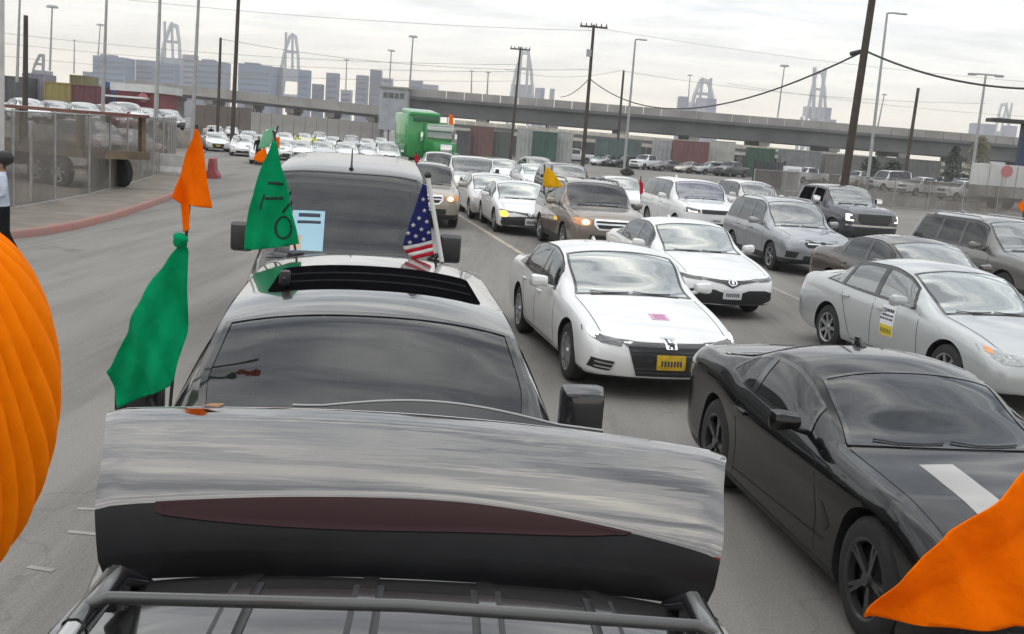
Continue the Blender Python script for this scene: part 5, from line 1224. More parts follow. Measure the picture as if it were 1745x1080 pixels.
upole('dark wooden pole at the far left behind the fence', (42, 182), (44, 26), 60, .17, .12)
upole('dark bare pole just right of the red-kerbed pavement', (397, 176), (407, -15), 80, .17, .13)
upole('short dark pole left of the tall bare one', (372, 174), (376, 64), 105, .15, .12)
def lamp(label, base, top, Y, r0=.11, arm=(0, 0), head=.6, m=STEEL, kind='arm'):
    a, b = atY(*base, Y), atY(*top, Y); a.z = max(-.1, a.z) if a.z > 3 else -.1; r = empty('street_lamp', (0, 0, 0)); tag(r, label, 'lamp post')
    link('shaft', tube_me([a, a.lerp(b, .5), b], [r0, r0*.85, r0*.6], 10), r, m)
    if kind == 'arm':
        e = b + Vector((arm[0], -.3, arm[1])); link('arm', tube_me([b, b.lerp(e, .5)+Vector((0, 0, .05)), e], r0*.5, 8), r, m)
        link('lamp_head', box_me((e.x, e.y, e.z), (head, .35, .16), bev=.04), r, m)
    elif kind == 'tee':
        link('arm', box_me((b.x, b.y, b.z), (arm[0]*2, .14, .14)), r, m)
        for sx in (-1, 1): link('lamp_head', box_me((b.x+sx*arm[0], b.y, b.z-.05), (head, .4, .2), bev=.04), r, m)
    elif kind == 'ring':
        bmr = bmesh.new(); bmesh.ops.create_cone(bmr, cap_ends=True, segments=14, radius1=head, radius2=head*.8, depth=head*.35, matrix=Matrix.Translation(b)); link('lamp_head', from_bm(bmr, 'lamp_head', 30), r, m)
    return r
FST = mat('far_steel', (.30, .31, .32), rough=.6)
lamp('lamp post with long arm beside the thick dark pole', (1476, 330), (1512, 22), 108, .17, (1.35, -.02), 1.0)
lamp('lamp post with short arm right of the tall crossarm pole', (1066, 260), (1083, 67), 124, .17, (.9, -.02), .8)
lamp('lamp post with two heads near the right edge', (1656, 300), (1680, 127), 96, .15, (1.2, 0), .7, kind='tee')
lamp('tall grey street lamp behind the fence, rising out of the frame', (264, 196), (273, -10), 62, .14, (1, 0))
lamp('tall grey street lamp between tower blocks, rising out of the frame', (327, 194), (339, -12), 66, .14, (1, 0))
lamp('pale grey pole rising from the maroon container out of the frame', (173, 182), (182, -10), 64, .12, (1, 0))
lamp('thin pale pole at the far left beside the dark one', (29, 140), (34, -10), 75, .11, (1, 0))
lamp('stout white pole cut by the left edge', (-2, 380), (2, -160), 24.5, .115, (1, 0), m=mat('pole_paint', (.50, .49, .48), rough=.5, noise=.15, nscale=2))
for a in (('high mast light with round crown at the left', (85, 120), (89, 11), 330, .35, (0, 0), 1.9), ('faint high mast light right of the first one', (166, 110), (171, 42), 420, .3, (0, 0), 1.6), ('high mast light with round crown above the freeway end', (698, 150), (704, 62), 330, .32, (0, 0), 1.5),
          ('high mast light left of the freeway end', (663, 150), (667, 86), 400, .3, (0, 0), 1.5), ('small mast light above the mid towers', (589, 155), (591, 102), 430, .3, (0, 0), 1.2), ('faint high mast light beside the right crane', (1325, 200), (1337, 112), 380, .3, (0, 0), 1.7),
          ('small mast light above the freeway, left one of two', (803, 160), (804, 121), 300, .22, (0, 0), .7), ('small mast light above the freeway, right one of two', (830, 162), (832, 123), 300, .25, (0, 0), .8), ('small mast light right of the long-armed lamp post', (1496, 215), (1507, 161), 300, .22, (0, 0), .8),
          ('small mast light above the wide crane', (1172, 180), (1176, 128), 420, .25, (0, 0), 1.1), ('thin faint mast left of the broad blue tower', (126, 125), (127, 68), 500, .35, (0, 0), .8)): lamp(*a, m=FST, kind='ring')
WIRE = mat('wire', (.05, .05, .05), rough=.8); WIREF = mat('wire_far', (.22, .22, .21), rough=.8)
def wire(label, a, b, sag, r, m=WIRE, n=24):
    a, b = Vector(a), Vector(b); pts = [a.lerp(b, i/n) - Vector((0, 0, sag*4*(i/n)*(1-i/n))) for i in range(n+1)]
    o = link('overhead_wire', tube_me(pts, r, 5, 'wire'), None, m); tag(o, label, 'wire'); return o
tA = atY(1474, 86, 47)
wire('thick sagging cable from the thick pole to the crossarm pole', tA, atY(1005, 134, 98), 2.6, .045)
wire('thick cable running right from the thick pole out of the frame', tA, atY(1960, 134, 40), .9, .045)
ins = link('cable_splice', tube_me([tA+Vector((-.45, .5, -.13)), tA+Vector((-.15, .16, -.04))], .10, 8), None, POLEB); tag(ins, 'black splice case on the cable next to the thick pole', 'splice case')
wire('dark cable dropping left from the crossarm pole', atY(1003, 135, 98), atY(955, 165, 120), .4, .04)
k = 0
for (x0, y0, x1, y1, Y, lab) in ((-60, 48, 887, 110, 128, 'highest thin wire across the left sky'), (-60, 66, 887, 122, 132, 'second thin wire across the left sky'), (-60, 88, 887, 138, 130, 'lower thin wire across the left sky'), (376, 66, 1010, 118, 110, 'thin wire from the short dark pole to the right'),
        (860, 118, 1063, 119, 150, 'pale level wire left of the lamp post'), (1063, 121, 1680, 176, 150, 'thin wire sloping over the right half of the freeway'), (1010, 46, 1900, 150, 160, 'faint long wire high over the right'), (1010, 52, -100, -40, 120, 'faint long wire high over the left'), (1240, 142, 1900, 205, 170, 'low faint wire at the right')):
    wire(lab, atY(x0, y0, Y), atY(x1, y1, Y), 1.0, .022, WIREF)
# dark blue sign board with a black roof bar at the right edge
sg = empty('sign_board', (0, 0, 0)); tag(sg, 'dark blue board under a black bar at the right edge', 'sign')
a = atY(1688, 200, 60); b = atY(1800, 209, 60); c = atY(1733, 282, 60)
qbox('bar', a.x, b.x+2, 59.6, 60.6, a.z-.22, a.z-.02, POLEB, sg); qbox('board', c.x, b.x+1.5, 59.9, 60.3, c.z, a.z-.22, mat('board_blue', (.03, .045, .09), rough=.6), sg)
qbox('post', b.x-.8, b.x-.5, 60.3, 60.6, -.1, a.z-.2, POLEB, sg)
# ------------------------------------------------------------------ fences
MESHF = bpy.data.materials.new('chain_link'); MESHF.use_nodes = True
def chain_mat():
    t = MESHF.node_tree; b = t.nodes['Principled BSDF']; out = t.nodes['Material Output']
    b.inputs['Base Color'].default_value = (.145, .13, .115, 1); b.inputs['Roughness'].default_value = .7
    tc = N(t, 'ShaderNodeTexCoord'); nz = N(t, 'ShaderNodeTexNoise'); nz.inputs['Scale'].default_value = .6; nz.inputs['Detail'].default_value = 4; t.links.new(tc.outputs['Object'], nz.inputs['Vector'])
    mr = N(t, 'ShaderNodeMapRange'); t.links.new(nz.outputs['Fac'], mr.inputs[0]); mr.inputs[1].default_value = .35; mr.inputs[2].default_value = .65; mr.inputs[3].default_value = .56; mr.inputs[4].default_value = .88
    tr = N(t, 'ShaderNodeBsdfTransparent'); mx = N(t, 'ShaderNodeMixShader'); t.links.new(mr.outputs[0], mx.inputs[0]); t.links.new(tr.outputs[0], mx.inputs[1]); t.links.new(b.outputs[0], mx.inputs[2]); t.links.new(mx.outputs[0], out.inputs[0])
chain_mat()
def fence(label, pts, h, n, z0=.1):
    r = empty('chain_link_fence', (0, 0, 0)); tag(r, label, 'fence'); pts = [Vector((p[0], p[1], 0)) for p in pts]
    cum = [0]
    for a, b in zip(pts[:-1], pts[1:]): cum.append(cum[-1]+(b-a).length)
    def P(d):
        for i in range(len(pts)-1):
            if d <= cum[i+1] or i == len(pts)-2: return pts[i].lerp(pts[i+1], (d-cum[i])/(cum[i+1]-cum[i]))
    Q = [P(cum[-1]*i/n) for i in range(n+1)]
    for q in Q: link('post', tube_me([(q.x, q.y, 0), (q.x, q.y, z0+h+.05)], .035, 8), r, STEEL)
    for a, b in zip(Q[:-1], Q[1:]):
        d = (b-a).normalized()*.03; nrm = Vector((-d.y, d.x, 0))*.9
        me = bpy.data.meshes.new('mesh_panel'); me.from_pydata([(a.x, a.y, z0), (b.x, b.y, z0), (b.x, b.y, z0+h), (a.x, a.y, z0+h)], [], [(0, 1, 2, 3)]); link('mesh_panel', me, r, MESHF)
        for zz in (z0+.03, z0+h): link('rail', tube_me([(a.x, a.y, zz), (b.x, b.y, zz)], .022, 6), r, STEEL)
    return r
fence('grey chain link fence along the dirt pavement on the left', [(-12.6, 14), (-12.2, 24), (-12.8, 31), (-14.2, 39), (-15.6, 46), (-18.5, 56)], 2.35, 15)
fence('low chain link fence in front of the white vans on the right', [(14, 64), (17.1, 66.4), (29.2, 71.5), (44, 77)], 1.9, 11, .02)
# ------------------------------------------------------------------ street things on the left
def jersey(label, p, rz, m, L=2.2):
    prof = [(-.30, 0), (-.30, .12), (-.16, .35), (-.11, .85), (.11, .85), (.16, .35), (.30, .12), (.30, 0)]; vs = [(x, y, z) for y in (-L/2, L/2) for x, z in prof]
    fs = [(i, (i+1) % 8, 8+(i+1) % 8, 8+i) for i in range(8)] + [tuple(range(8)), tuple(range(15, 7, -1))]
    o = link('traffic_barrier', mesh(vs, fs, 'barrier', 25), None, m, p, (0, 0, rz)); tag(o, label, 'barrier'); return o
BW = mat('barrier_white', (.58, .57, .56), rough=.7, noise=.2, nscale=3)
q = at(292, 302); jersey('white moulded traffic barrier at the end of the red kerb', (q.x-.3, q.y, .12), rad(75), BW, 2.4)
q = at(362, 303); jersey('short red traffic barrier standing end-on beside the white one', (q.x, q.y, 0), rad(10), mat('barrier_red', (.28, .05, .06), rough=.7, noise=.3, nscale=4), 1.2)
# flatbed truck trailer with salvaged cars on top, behind the fence
FLAT = mat('trailer_paint', (.16, .12, .075), rough=.8, noise=.4, nscale=1.2); RUST = mat('rust', (.17, .075, .06), rough=.85, noise=.4, nscale=1.5)
tr = empty('car_carrier', (-17.6, 36.5, .1), rad(58)); tag(tr, 'rusty car carrier trailer with big wheels behind the fence', 'trailer')
qbox('bed', -1.25, 1.25, -5.5, 5.5, 1.0, 1.25, FLAT, tr); qbox('upper_deck', -1.2, 1.2, -5.5, 5.2, 2.35, 2.45, RUST, tr)
for y in (-5.2, -2, 1.6, 5.0):
    for sx in (-1, 1): qbox('stanchion', sx*1.15-.08, sx*1.15+.08, y-.1, y+.1, 1.25, 2.36, FLAT, tr)
qbox('toolbox', -1.3, 1.3, -1.0, .8, .5, 1.0, RUST, tr)
WK = wheel_meshes(.5, .28, 6, 'single')
for y in (-4.2, -3.0, 3.2, 4.4):
    for sx in (-1, 1):
        w = link('wheel', WK[0], tr, RUBBER); w.location = (sx*1.1, y, .5); w.rotation_euler = (0, 0, 0 if sx > 0 else math.pi); link('rim', WK[1], w, STEEL)
wp_ = empty('marker_post', at(84, 262)); 
wp_.location = (-12.9, 27.6, .1); tag(wp_, 'slim white marker post against the fence', 'post'); link('shaft', tube_me([(0, 0, 0), (0, 0, 2.1)], .05, 8), wp_, PAPER); qbox('cap', -.06, .06, -.06, .06, 2.05, 2.12, PAPER, wp_)
def far_car(label, key, pm, px, py, z, rz, gm='mid', name='sedan', cat='car', group=None, lift=0.0):
    f = front(key); g = place(px, py, (f[0], f[1], z+lift), rz)
    return vehicle(name, label, cat, key, pm, g, rz, GL[gm], GL['dark'], group, far=True, z=lift)
def car_at(label, key, pm, x, y, rz, z=0.0, gm='mid', name='sedan', cat='car', group=None):
    return vehicle(name, label, cat, key, pm, (x, y), rz, GL[gm], GL['dark'], group, far=True, z=z)
G1 = 'salvaged cars behind the left fence'
def on_px(label, key, pm, px, py, Y, rz, name='sedan', group=None, gm='mid', cat='car'):
    p = atY(px, py, Y); return car_at(label, key, pm, p.x, p.y, rad(rz), p.z, gm, name, cat, group)
def bank_car(label, key, pm, px, Y, rz, name='sedan'):
    x = atY(px, hz(px), Y).x; return car_at(label, key, pm, x, Y, rad(rz), 1.45, 'mid', name, 'car', G1)
bank_car('white salvaged car beside the dark wooden pole at the far left', 'camry_old', WHITE, 46, 66, 42)
bank_car('dark blue salvaged car on the bank left of the pale green one', 'camry', NAVY, 96, 67, 40)
bank_car('pale green salvaged car on the bank behind the fence', 'camry_old', PALEG, 142, 66, 34)
bank_car('small red salvaged car on the bank behind the fence', 'camry_old', RED, 186, 68, 40)
bank_car('white salvaged crossover right of the small red car', 'forester', WHITE, 216, 71, 36, 'crossover')
bank_car('grey salvaged car right of the white crossover behind the fence', 'camry', DGREY, 248, 74, 36)
bank_car('dark salvaged car behind the tall street lamp', 'camry_old', DGREY, 286, 79, 30)
on_px('rust brown salvaged car low behind the fence', 'forester', paint('paint_rust', (.12, .06, .045), rough=.5), 160, 275, 44, 50, 'crossover', G1)
on_px('dull red salvaged car low behind the fence', 'camry', paint('paint_dullred', (.16, .05, .05), rough=.5), 222, 272, 50, 45, group=G1)
bp = empty('soil_bank', (0, 0, 0)); bp['kind'] = 'structure'
def bank():
    vs, fs = [], []; R3 = random.Random(3); n = 26
    for i in range(n+1):
        t = i/n; px = -80+t*388; Y = 66+13*max(0, (px-140)/160); x = atY(px, hz(px), Y).x
        for j, (o, h) in enumerate(((-7, 0), (-4.2, 1.1), (-2.8, 1.44), (6, 1.44), (11, 0))): vs.append((x+R3.uniform(-.15, .15), Y+o+R3.uniform(-.15, .15), (h if 0 < i < n else 0)-.01))
    for i in range(n):
        for j in range(4): a = i*5+j; fs.append((a, a+5, a+6, a+1))
    return mesh(vs, fs, 'soil_bank', 60)
bpy.data.objects.remove(bp); sb = link('soil_bank', bank(), None, DIRT); sb['kind'] = 'structure'
# ------------------------------------------------------------------ far end of the queue
G2 = 'white cars far down the queue'
far_car('nearest white car of the far left file', 'camry_old', WHITE, 413, 252, .6, rad(14), 'mid', group=G2)
far_car('white car behind the nearest one of the far left file', 'camry', WHITE, 424, 237, .65, rad(15), 'mid', group=G2)
far_car('white car on the kerb side of the far left file', 'accord', WHITE, 372, 245, .6, rad(20), 'mid', group=G2)
far_car('white crossover second on the kerb side of the far left file', 'forester', WHITE, 368, 228, .9, rad(20), 'mid', 'crossover', group=G2)
far_car('silver car in the middle of the far left file', 'camry', SILVER, 396, 226, .65, rad(18), 'mid', group=G2)
far_car('white car high up the far left file', 'camry_old', WHITE, 392, 215, .6, rad(20), 'mid', group=G2)
far_car('white car at the very end of the far left file', 'accord', PEARL, 374, 210, .6, rad(20), 'mid', group=G2)
far_car('dark car next to the green ribbons', 'camry', DGREY, 446, 246, .65, rad(15), 'mid', group='dark cars far down the queue')
far_car('white car just left of the van roof, farthest lane', 'camry', WHITE, 492, 223, .65, rad(14), 'mid', group=G2)
far_car('white car with yellow paint on its nose above the van roof', 'camry_old', paint('paint_cream', (.55, .56, .30)), 520, 240, .6, rad(14), 'mid', group=G2)
far_car('white car above the middle of the van roof', 'camry', WHITE, 570, 246, .65, rad(12), 'mid', group=G2)
far_car('grey car above the van antenna', 'forester', GREY, 600, 243, .9, rad(12), 'mid', 'crossover', group='dark cars far down the queue')
far_car('white car above the right part of the van roof', 'accord', WHITE, 628, 250, .6, rad(12), 'mid', group=G2)
far_car('silver car left of the green truck', 'camry', SILVER, 652, 245, .65, rad(12), 'mid', group=G2)
far_car('white crossover left of the green truck, farther back', 'forester', WHITE, 640, 234, .9, rad(12), 'mid', 'crossover', group=G2)
far_car('white car left of the yellow-nosed one', 'camry_old', WHITE, 486, 240, .6, rad(13), 'mid', group=G2)
far_car('white crossover behind the yellow-nosed car', 'forester', WHITE, 545, 236, .9, rad(13), 'mid', 'crossover', group=G2)
far_car('silver car behind the yellow-nosed car, farther back', 'accord', SILVER, 520, 225, .6, rad(13), 'mid', group=G2)
far_car('white sedan right of the middle of the van roof, farther back', 'camry_old', WHITE, 606, 232, .6, rad(12), 'mid', group=G2)
far_car('white car in the far file next to the dark one by the ribbons', 'camry_old', PEARL, 462, 232, .6, rad(14), 'mid', group=G2)
far_car('white car left of the green truck, nearest one', 'camry', WHITE, 668, 256, .65, rad(11), 'mid', group=G2)
for i_, (px_, py_, k_, pm__, lb_) in enumerate(((476, 256, 'camry', WHITE, 'white sedan next to the ribbons, just above the van roof edge'), (512, 258, 'accord', WHITE, 'white sedan above the left part of the van roof, near row'), (552, 259, 'camry', SILVER, 'silver sedan above the van roof left of its antenna, near row'),
        (592, 261, 'camry_old', WHITE, 'white sedan right at the van antenna, near row'), (634, 263, 'camry', WHITE, 'white sedan above the right part of the van roof, near row'), (664, 268, 'forester', WHITE, 'white crossover left of the green truck, near row'),
        (450, 262, 'camry_old', WHITE, 'white sedan partly behind the green ribbons, near row'))): far_car(lb_, k_, pm__, px_, py_, .68, rad(12), 'mid', group=G2)
far_car('white crossover with dark windshield below the green truck', 'forester', WHITE, 752, 288, .9, rad(8), 'dark', 'crossover')
far_car('white car right of the boxy off-roader', 'camry', WHITE, 868, 297, .65, rad(10), 'mid', group=G2)
far_car('beige crossover behind the yellow flag', 'forester', BEIGE, 930, 293, .9, rad(12), 'mid', 'crossover')
far_car('black sport utility right behind the tan one', 'crossover', BLK, 985, 318, .9, rad(11), 'mid', 'sport_utility')
far_car('white car under the yellow flag', 'camry_old', WHITE, 925, 312, .6, rad(11), 'green')
far_car('white car between the tan and the white sport utility', 'camry', WHITE, 1085, 340, .65, rad(11), 'mid')
far_car('white crossover between the white sport utility and the black pickup', 'forester', PEARL, 1322, 349, .9, rad(12), 'mid', 'crossover')
def side_car(label, key, pm, px, py, rz, gm='dark', name='pickup', cat='pickup', group=None):
    p = at(px, py); return car_at(label, key, pm, p.x, p.y, rad(rz), 0, gm, name, cat, group)
side_car('lone white pickup parked side-on behind the queue', 'work_pickup', WHITE, 978, 277, -85)
G3 = 'white work pickups behind the right fence'
side_car('white work pickup with canopy, biggest one behind the right fence', 'work_pickup', WHITE, 1572, 334, -65, group=G3)
side_car('white work pickup right of the biggest one behind the fence', 'work_pickup', WHITE, 1640, 342, -65, group=G3)
side_car('white work van left of the biggest pickup behind the fence', 'tall_van', WHITE, 1512, 325, -60, name='van', cat='van', group=G3)
side_car('white work pickup half hidden by the thick pole', 'work_pickup', PEARL, 1462, 318, -50, group=G3)
side_car('white work pickup left of the thick pole', 'work_pickup', WHITE, 1375, 312, -55, group=G3)
side_car('silver parked car in front of the maroon container', 'camry', SILVER, 1128, 284, -70, name='sedan', cat='car')
side_car('white parked car in front of the maroon container', 'camry_old', WHITE, 1165, 288, -40, name='sedan', cat='car')
side_car('grey parked car beside the maroon container', 'forester', GREY, 1190, 290, -30, name='crossover', cat='car')
side_car('dark parked car in front of the black gate', 'camry', DGREY, 1245, 300, -60, name='sedan', cat='car')
side_car('grey parked car with bright lamps in front of the black gate', 'camry_old', GREY, 1283, 300, -75, name='sedan', cat='car')
ords = ['first', 'second', 'third', 'fourth', 'fifth', 'sixth', 'seventh', 'eighth']
for i_ in range(8): side_car('white pickup in the back row behind the right fence, %s from the left' % ords[i_], ('work_pickup', 'forester')[i_ % 3 == 2], (WHITE, PEARL, SILVER)[i_ % 3], 1400+i_*34, 306+i_*3.2, -58-(i_*7 % 20), group='back row of parked vehicles behind the right fence')
for i_ in range(7): side_car('parked car in the dusty row before the containers, %s from the crossarm pole' % ords[i_], ('camry_old', 'forester', 'work_pickup', 'camry')[i_ % 4], (SILVER, DGREY, WHITE, CHAR, BEIGE)[i_ % 5], 1030+i_*36, 283+i_*3.0, -40-(i_*23 % 45), name='parked_car', cat='car', group='dusty row of parked cars before the containers')
bt = empty('box_trailer', (0, 0, 0)); tag(bt, 'pale grey box trailer at the right edge behind the fence', 'trailer')
a, b = atY(1668, 352, 84), atY(1830, 365, 84); qbox('box', a.x, b.x, 84, 86.5, .9, 3.5, mat('trailer_white', (.46, .46, .45), rough=.6, noise=.15, nscale=.6), bt, .05)
for i in range(7): x = a.x+.4+i*1.1; qbox('panel_rib', x, x+.06, 83.96, 84.05, .95, 3.45, STEEL, bt)
qbox('chassis', a.x+.2, b.x, 84.4, 86, .6, .9, POLEB, bt)
for x in (a.x+1.2, a.x+2.4):
    w = link('wheel', WK[0], bt, RUBBER); w.location = (x, 84.4, .5); w.rotation_euler = (0, 0, -math.pi/2)
gt = empty('gate', (0, 0, 0)); tag(gt, 'black slatted gate right of the parked cars', 'gate')
a, b = atY(1282, 322, 88), atY(1333, 326, 88)
for i in range(8): x = a.x+(b.x-a.x)*i/8; qbox('slat', x, x+(b.x-a.x)/8-.06, 88, 88.08, .1, 2.35, mat('gate_black', (.05, .05, .055), rough=.7), gt)
for x in (a.x, b.x): qbox('post', x-.08, x+.08, 88.1, 88.26, -.1, 2.5, POLEB, gt)
cab = empty('utility_cabinet', (0, 0, 0)); tag(cab, 'pale utility cabinet right of the black gate', 'cabinet'); a, b = atY(1335, 322, 87), atY(1362, 326, 87)
qbox('box', a.x, b.x, 87, 88, 0, 2.1, PAPER, cab, .03); qbox('door', a.x+.15, b.x-.15, 86.96, 87.02, .2, 1.9, mat('cab_door', (.45, .46, .47), rough=.6), cab)
ns = empty('traffic_sign', (0, 0, 0)); tag(ns, 'faded red and white octagonal sign by the box trailer', 'sign')
c = atY(1716, 292, 76); bmx = bmesh.new(); bmesh.ops.create_cone(bmx, cap_ends=True, segments=8, radius1=.45, radius2=.45, depth=.03, matrix=Matrix.Rotation(math.pi/2, 4, 'X')); o = link('plate', from_bm(bmx, 'plate'), ns, mat('sign_red', (.42, .16, .16), rough=.6)); o.location = c
link('post', tube_me([(c.x, c.y+.05, 0), (c.x, c.y+.05, c.z+.3)], .035, 8), ns, STEEL)
# ------------------------------------------------------------------ green truck
gp = at(727, 276); GT = empty('truck', (-6.3, 78, 0), rad(24)); tag(GT, 'tall green truck with white sun visor and orange pennant', 'truck')
GRN = mat('truck_green', (.006, .26, .05), rough=.3, coat=.8, noise=.15, nscale=1); GRND = mat('truck_dark_green', (.008, .085, .03), rough=.4, coat=.5)
def tpart(name, c, s, m, bev=.06, rot=None, par=None): return link(name, box_me(c, s, rot, bev, name), par or GT, m)
tpart('sleeper', (-.6, 3.6, 2.35), (2.6, 3.4, 3.3), GRN, .2); tpart('roof_fairing', (-.6, 2.9, 4.05), (2.4, 2.2, .35), GRN, .12, (.12, 0, 0)); tpart('fairing_recess', (-.5, 1.83, 3.62), (2.0, .1, .42), GRND, .02)
tpart('hood', (.5, .9, 1.55), (1.7, 2.0, .9), GRN, .15); tpart('cab', (.45, 2.2, 2.3), (2.2, 1.4, 2.1), GRN, .15)
tpart('windshield', (.5, 1.47, 2.55), (1.95, .06, .62), GL['mid'], .02, (-.12, 0, 0)); tpart('sun_visor', (.5, 1.38, 3.0), (2.05, .35, .3), WHITE, .04, (.3, 0, 0)); tpart('visor_trim', (.5, 1.3, 3.22), (2.05, .2, .08), CHROME, .02)
tpart('grille', (.5, -.13, 1.45), (.9, .06, .8), CHROME, .02); tpart('bumper', (.45, -.2, .6), (2.3, .3, .4), CHROME, .05)
for sx in (-1, 1):
    tpart('headlight', (.5+sx*.75, -.1, 1.2), (.3, .1, .2), LAMP, .03); tpart('mirror', (.45+sx*1.35, 1.5, 2.3), (.2, .12, .7), CHROME, .03); tpart('fender', (.5+sx*.95, .5, 1.0), (.4, 1.3, .5), GRN, .12)
    link('exhaust_stack', tube_me([(.45+sx*1.2, 3.0, 1.0), (.45+sx*1.2, 3.0, 3.9)], .08, 10), GT, CHROME)
    for y in (.5, 3.6, 4.8): w = link('wheel', WK[0], GT, RUBBER); w.location = (.45+sx*.95, y, .5); link('rim', WK[1], w, CHROME)
def mini_flag(label, pix, polepx, Y, m):
    r = flag_root('flag', label, None); pole(r, atY(*polepx[0], Y), atY(*polepx[1], Y), .02, POLEB); Cloth('pennant', pix, Y-.03, m, [(.05, 8, 2, 0)], r, .06); return r
mini_flag('small orange pennant on the green truck roof', [(766, 193), (772, 196), (773, 222), (760, 220), (764, 204)], ((770, 232), (767, 190)), 92, ORANGE)
mini_flag('bright yellow triangular flag above the white cars', [(931, 283), (944, 294), (960, 318), (945, 320), (926, 318), (926, 300)], ((927, 330), (928, 280)), 26.5, YELC)
mini_flag('tiny red and white pennant behind the white sport utility', [(1089, 306), (1096, 312), (1096, 332), (1090, 330)], ((1092, 340), (1092, 300)), 38, REDC)
mini_flag('bright orange flag at the right edge above the charcoal sport utility', [(1745, 338), (1760, 342), (1765, 362), (1738, 360), (1734, 350)], ((1766, 400), (1766, 330)), 40, ORANGE)
mini_flag('small red pennant beside the van roof', [(706, 262), (713, 264), (714, 277), (707, 277)], ((710, 292), (709, 258)), 30, REDC)
# ------------------------------------------------------------------ trees
LEAF = mat('leaf_dark', (.045, .055, .04), rough=.8, noise=.5, nscale=2); BARK = mat('bark', (.08, .06, .045), rough=.9, noise=.4, nscale=4)
def tree(label, px, pyt, Y, hw, leafm, cone=True, seed=1):
    rr_ = random.Random(seed); b = atY(px, 300, Y); H = zpx(px, pyt, Y); r = empty('tree', (b.x, Y, 0)); tag(r, label, 'tree')
    link('trunk', tube_me([(0, 0, 0), (.05, 0, H*.4), (0, .05, H*.8)], [.16, .11, .04], 7), r, BARK)
    vs, fs = [], []
    for i in range(900):
        t = rr_.random()**.8; z = H*(.18+.82*t); w = hw*((1-t)**.7*.95+.12) if cone else hw*math.sqrt(max(0, 1-(2*t-1)**2))
        a = rr_.uniform(0, 6.28); q = w*math.sqrt(rr_.random())*rr_.uniform(.7, 1.1); c = Vector((q*math.cos(a), q*math.sin(a), z)); s = rr_.uniform(.12, .26)
        u = Vector((rr_.gauss(0, 1), rr_.gauss(0, 1), rr_.gauss(0, 1))).normalized(); v = u.orthogonal().normalized(); k = len(vs)
        vs += [c-u*s, c+v*s*.6, c+u*s, c-v*s*.6]; fs.append((k, k+1, k+2, k+3))
    me = bpy.data.meshes.new('crown'); me.from_pydata(vs, [], fs); link('crown', me, r, leafm); return r
tree('dark narrow tree standing before the freeway at the right', 1622, 247, 125, 1.6, LEAF, True, 4)
tree('yellowish bushy tree right of the dark narrow tree', 1664, 232, 135, 1.7, mat('leaf_yellow', (.14, .13, .06), rough=.8, noise=.4, nscale=2), False, 5)
for i, (px, pyt, Y, lab) in enumerate(((1482, 268, 130, 'dark bush behind the white vans, left one'), (1520, 273, 130, 'dark bush behind the white vans, right one'), (1068, 290, 100, 'small dark bush right of the black sport utility'))): tree(lab, px, pyt, Y, 1.4 if i < 2 else .6, LEAF, False, 8+i)
# ------------------------------------------------------------------ people
SKIN = mat('skin', (.25, .13, .08), rough=.55); HAIR = mat('hair', (.012, .011, .012), rough=.6); SHIRT = fabric('shirt_white', (.55, .60, .70), .1); TROUS = fabric('trousers_black', (.012, .012, .014), 0.05); VEST = fabric('vest_yellow', (.6, .65, .08), .1)
KURTA = fabric('kurta_blue', (.06, .07, .14), .1); SHOE = mat('shoe', (.02, .02, .02), rough=.5)
def skinned(J, E, name, sub=2):
    """J: {joint: (x, y, z, r)}  E: edges; returns mesh grown round the skeleton"""
    names = list(J); idx = {n: i for i, n in enumerate(names)}
    me = bpy.data.meshes.new(name+'_rig'); me.from_pydata([J[n][:3] for n in names], [(idx[a], idx[b]) for a, b in E], [])
    o = bpy.data.objects.new('tmp', me); COL.objects.link(o)
    o.modifiers.new('skin', 'SKIN'); sl = me.skin_vertices[0].data
    for n in names:
        r = J[n][3]; rx, ry = r if isinstance(r, tuple) else (r, r); sl[idx[n]].radius = (rx, ry); sl[idx[n]].use_root = (n == 'pelvis')
    s = o.modifiers.new('sub', 'SUBSURF'); s.levels = sub; s.render_levels = sub
    out = bpy.data.meshes.new_from_object(o.evaluated_get(bpy.context.evaluated_depsgraph_get())); bpy.data.objects.remove(o)
    shade(out, 80); return out
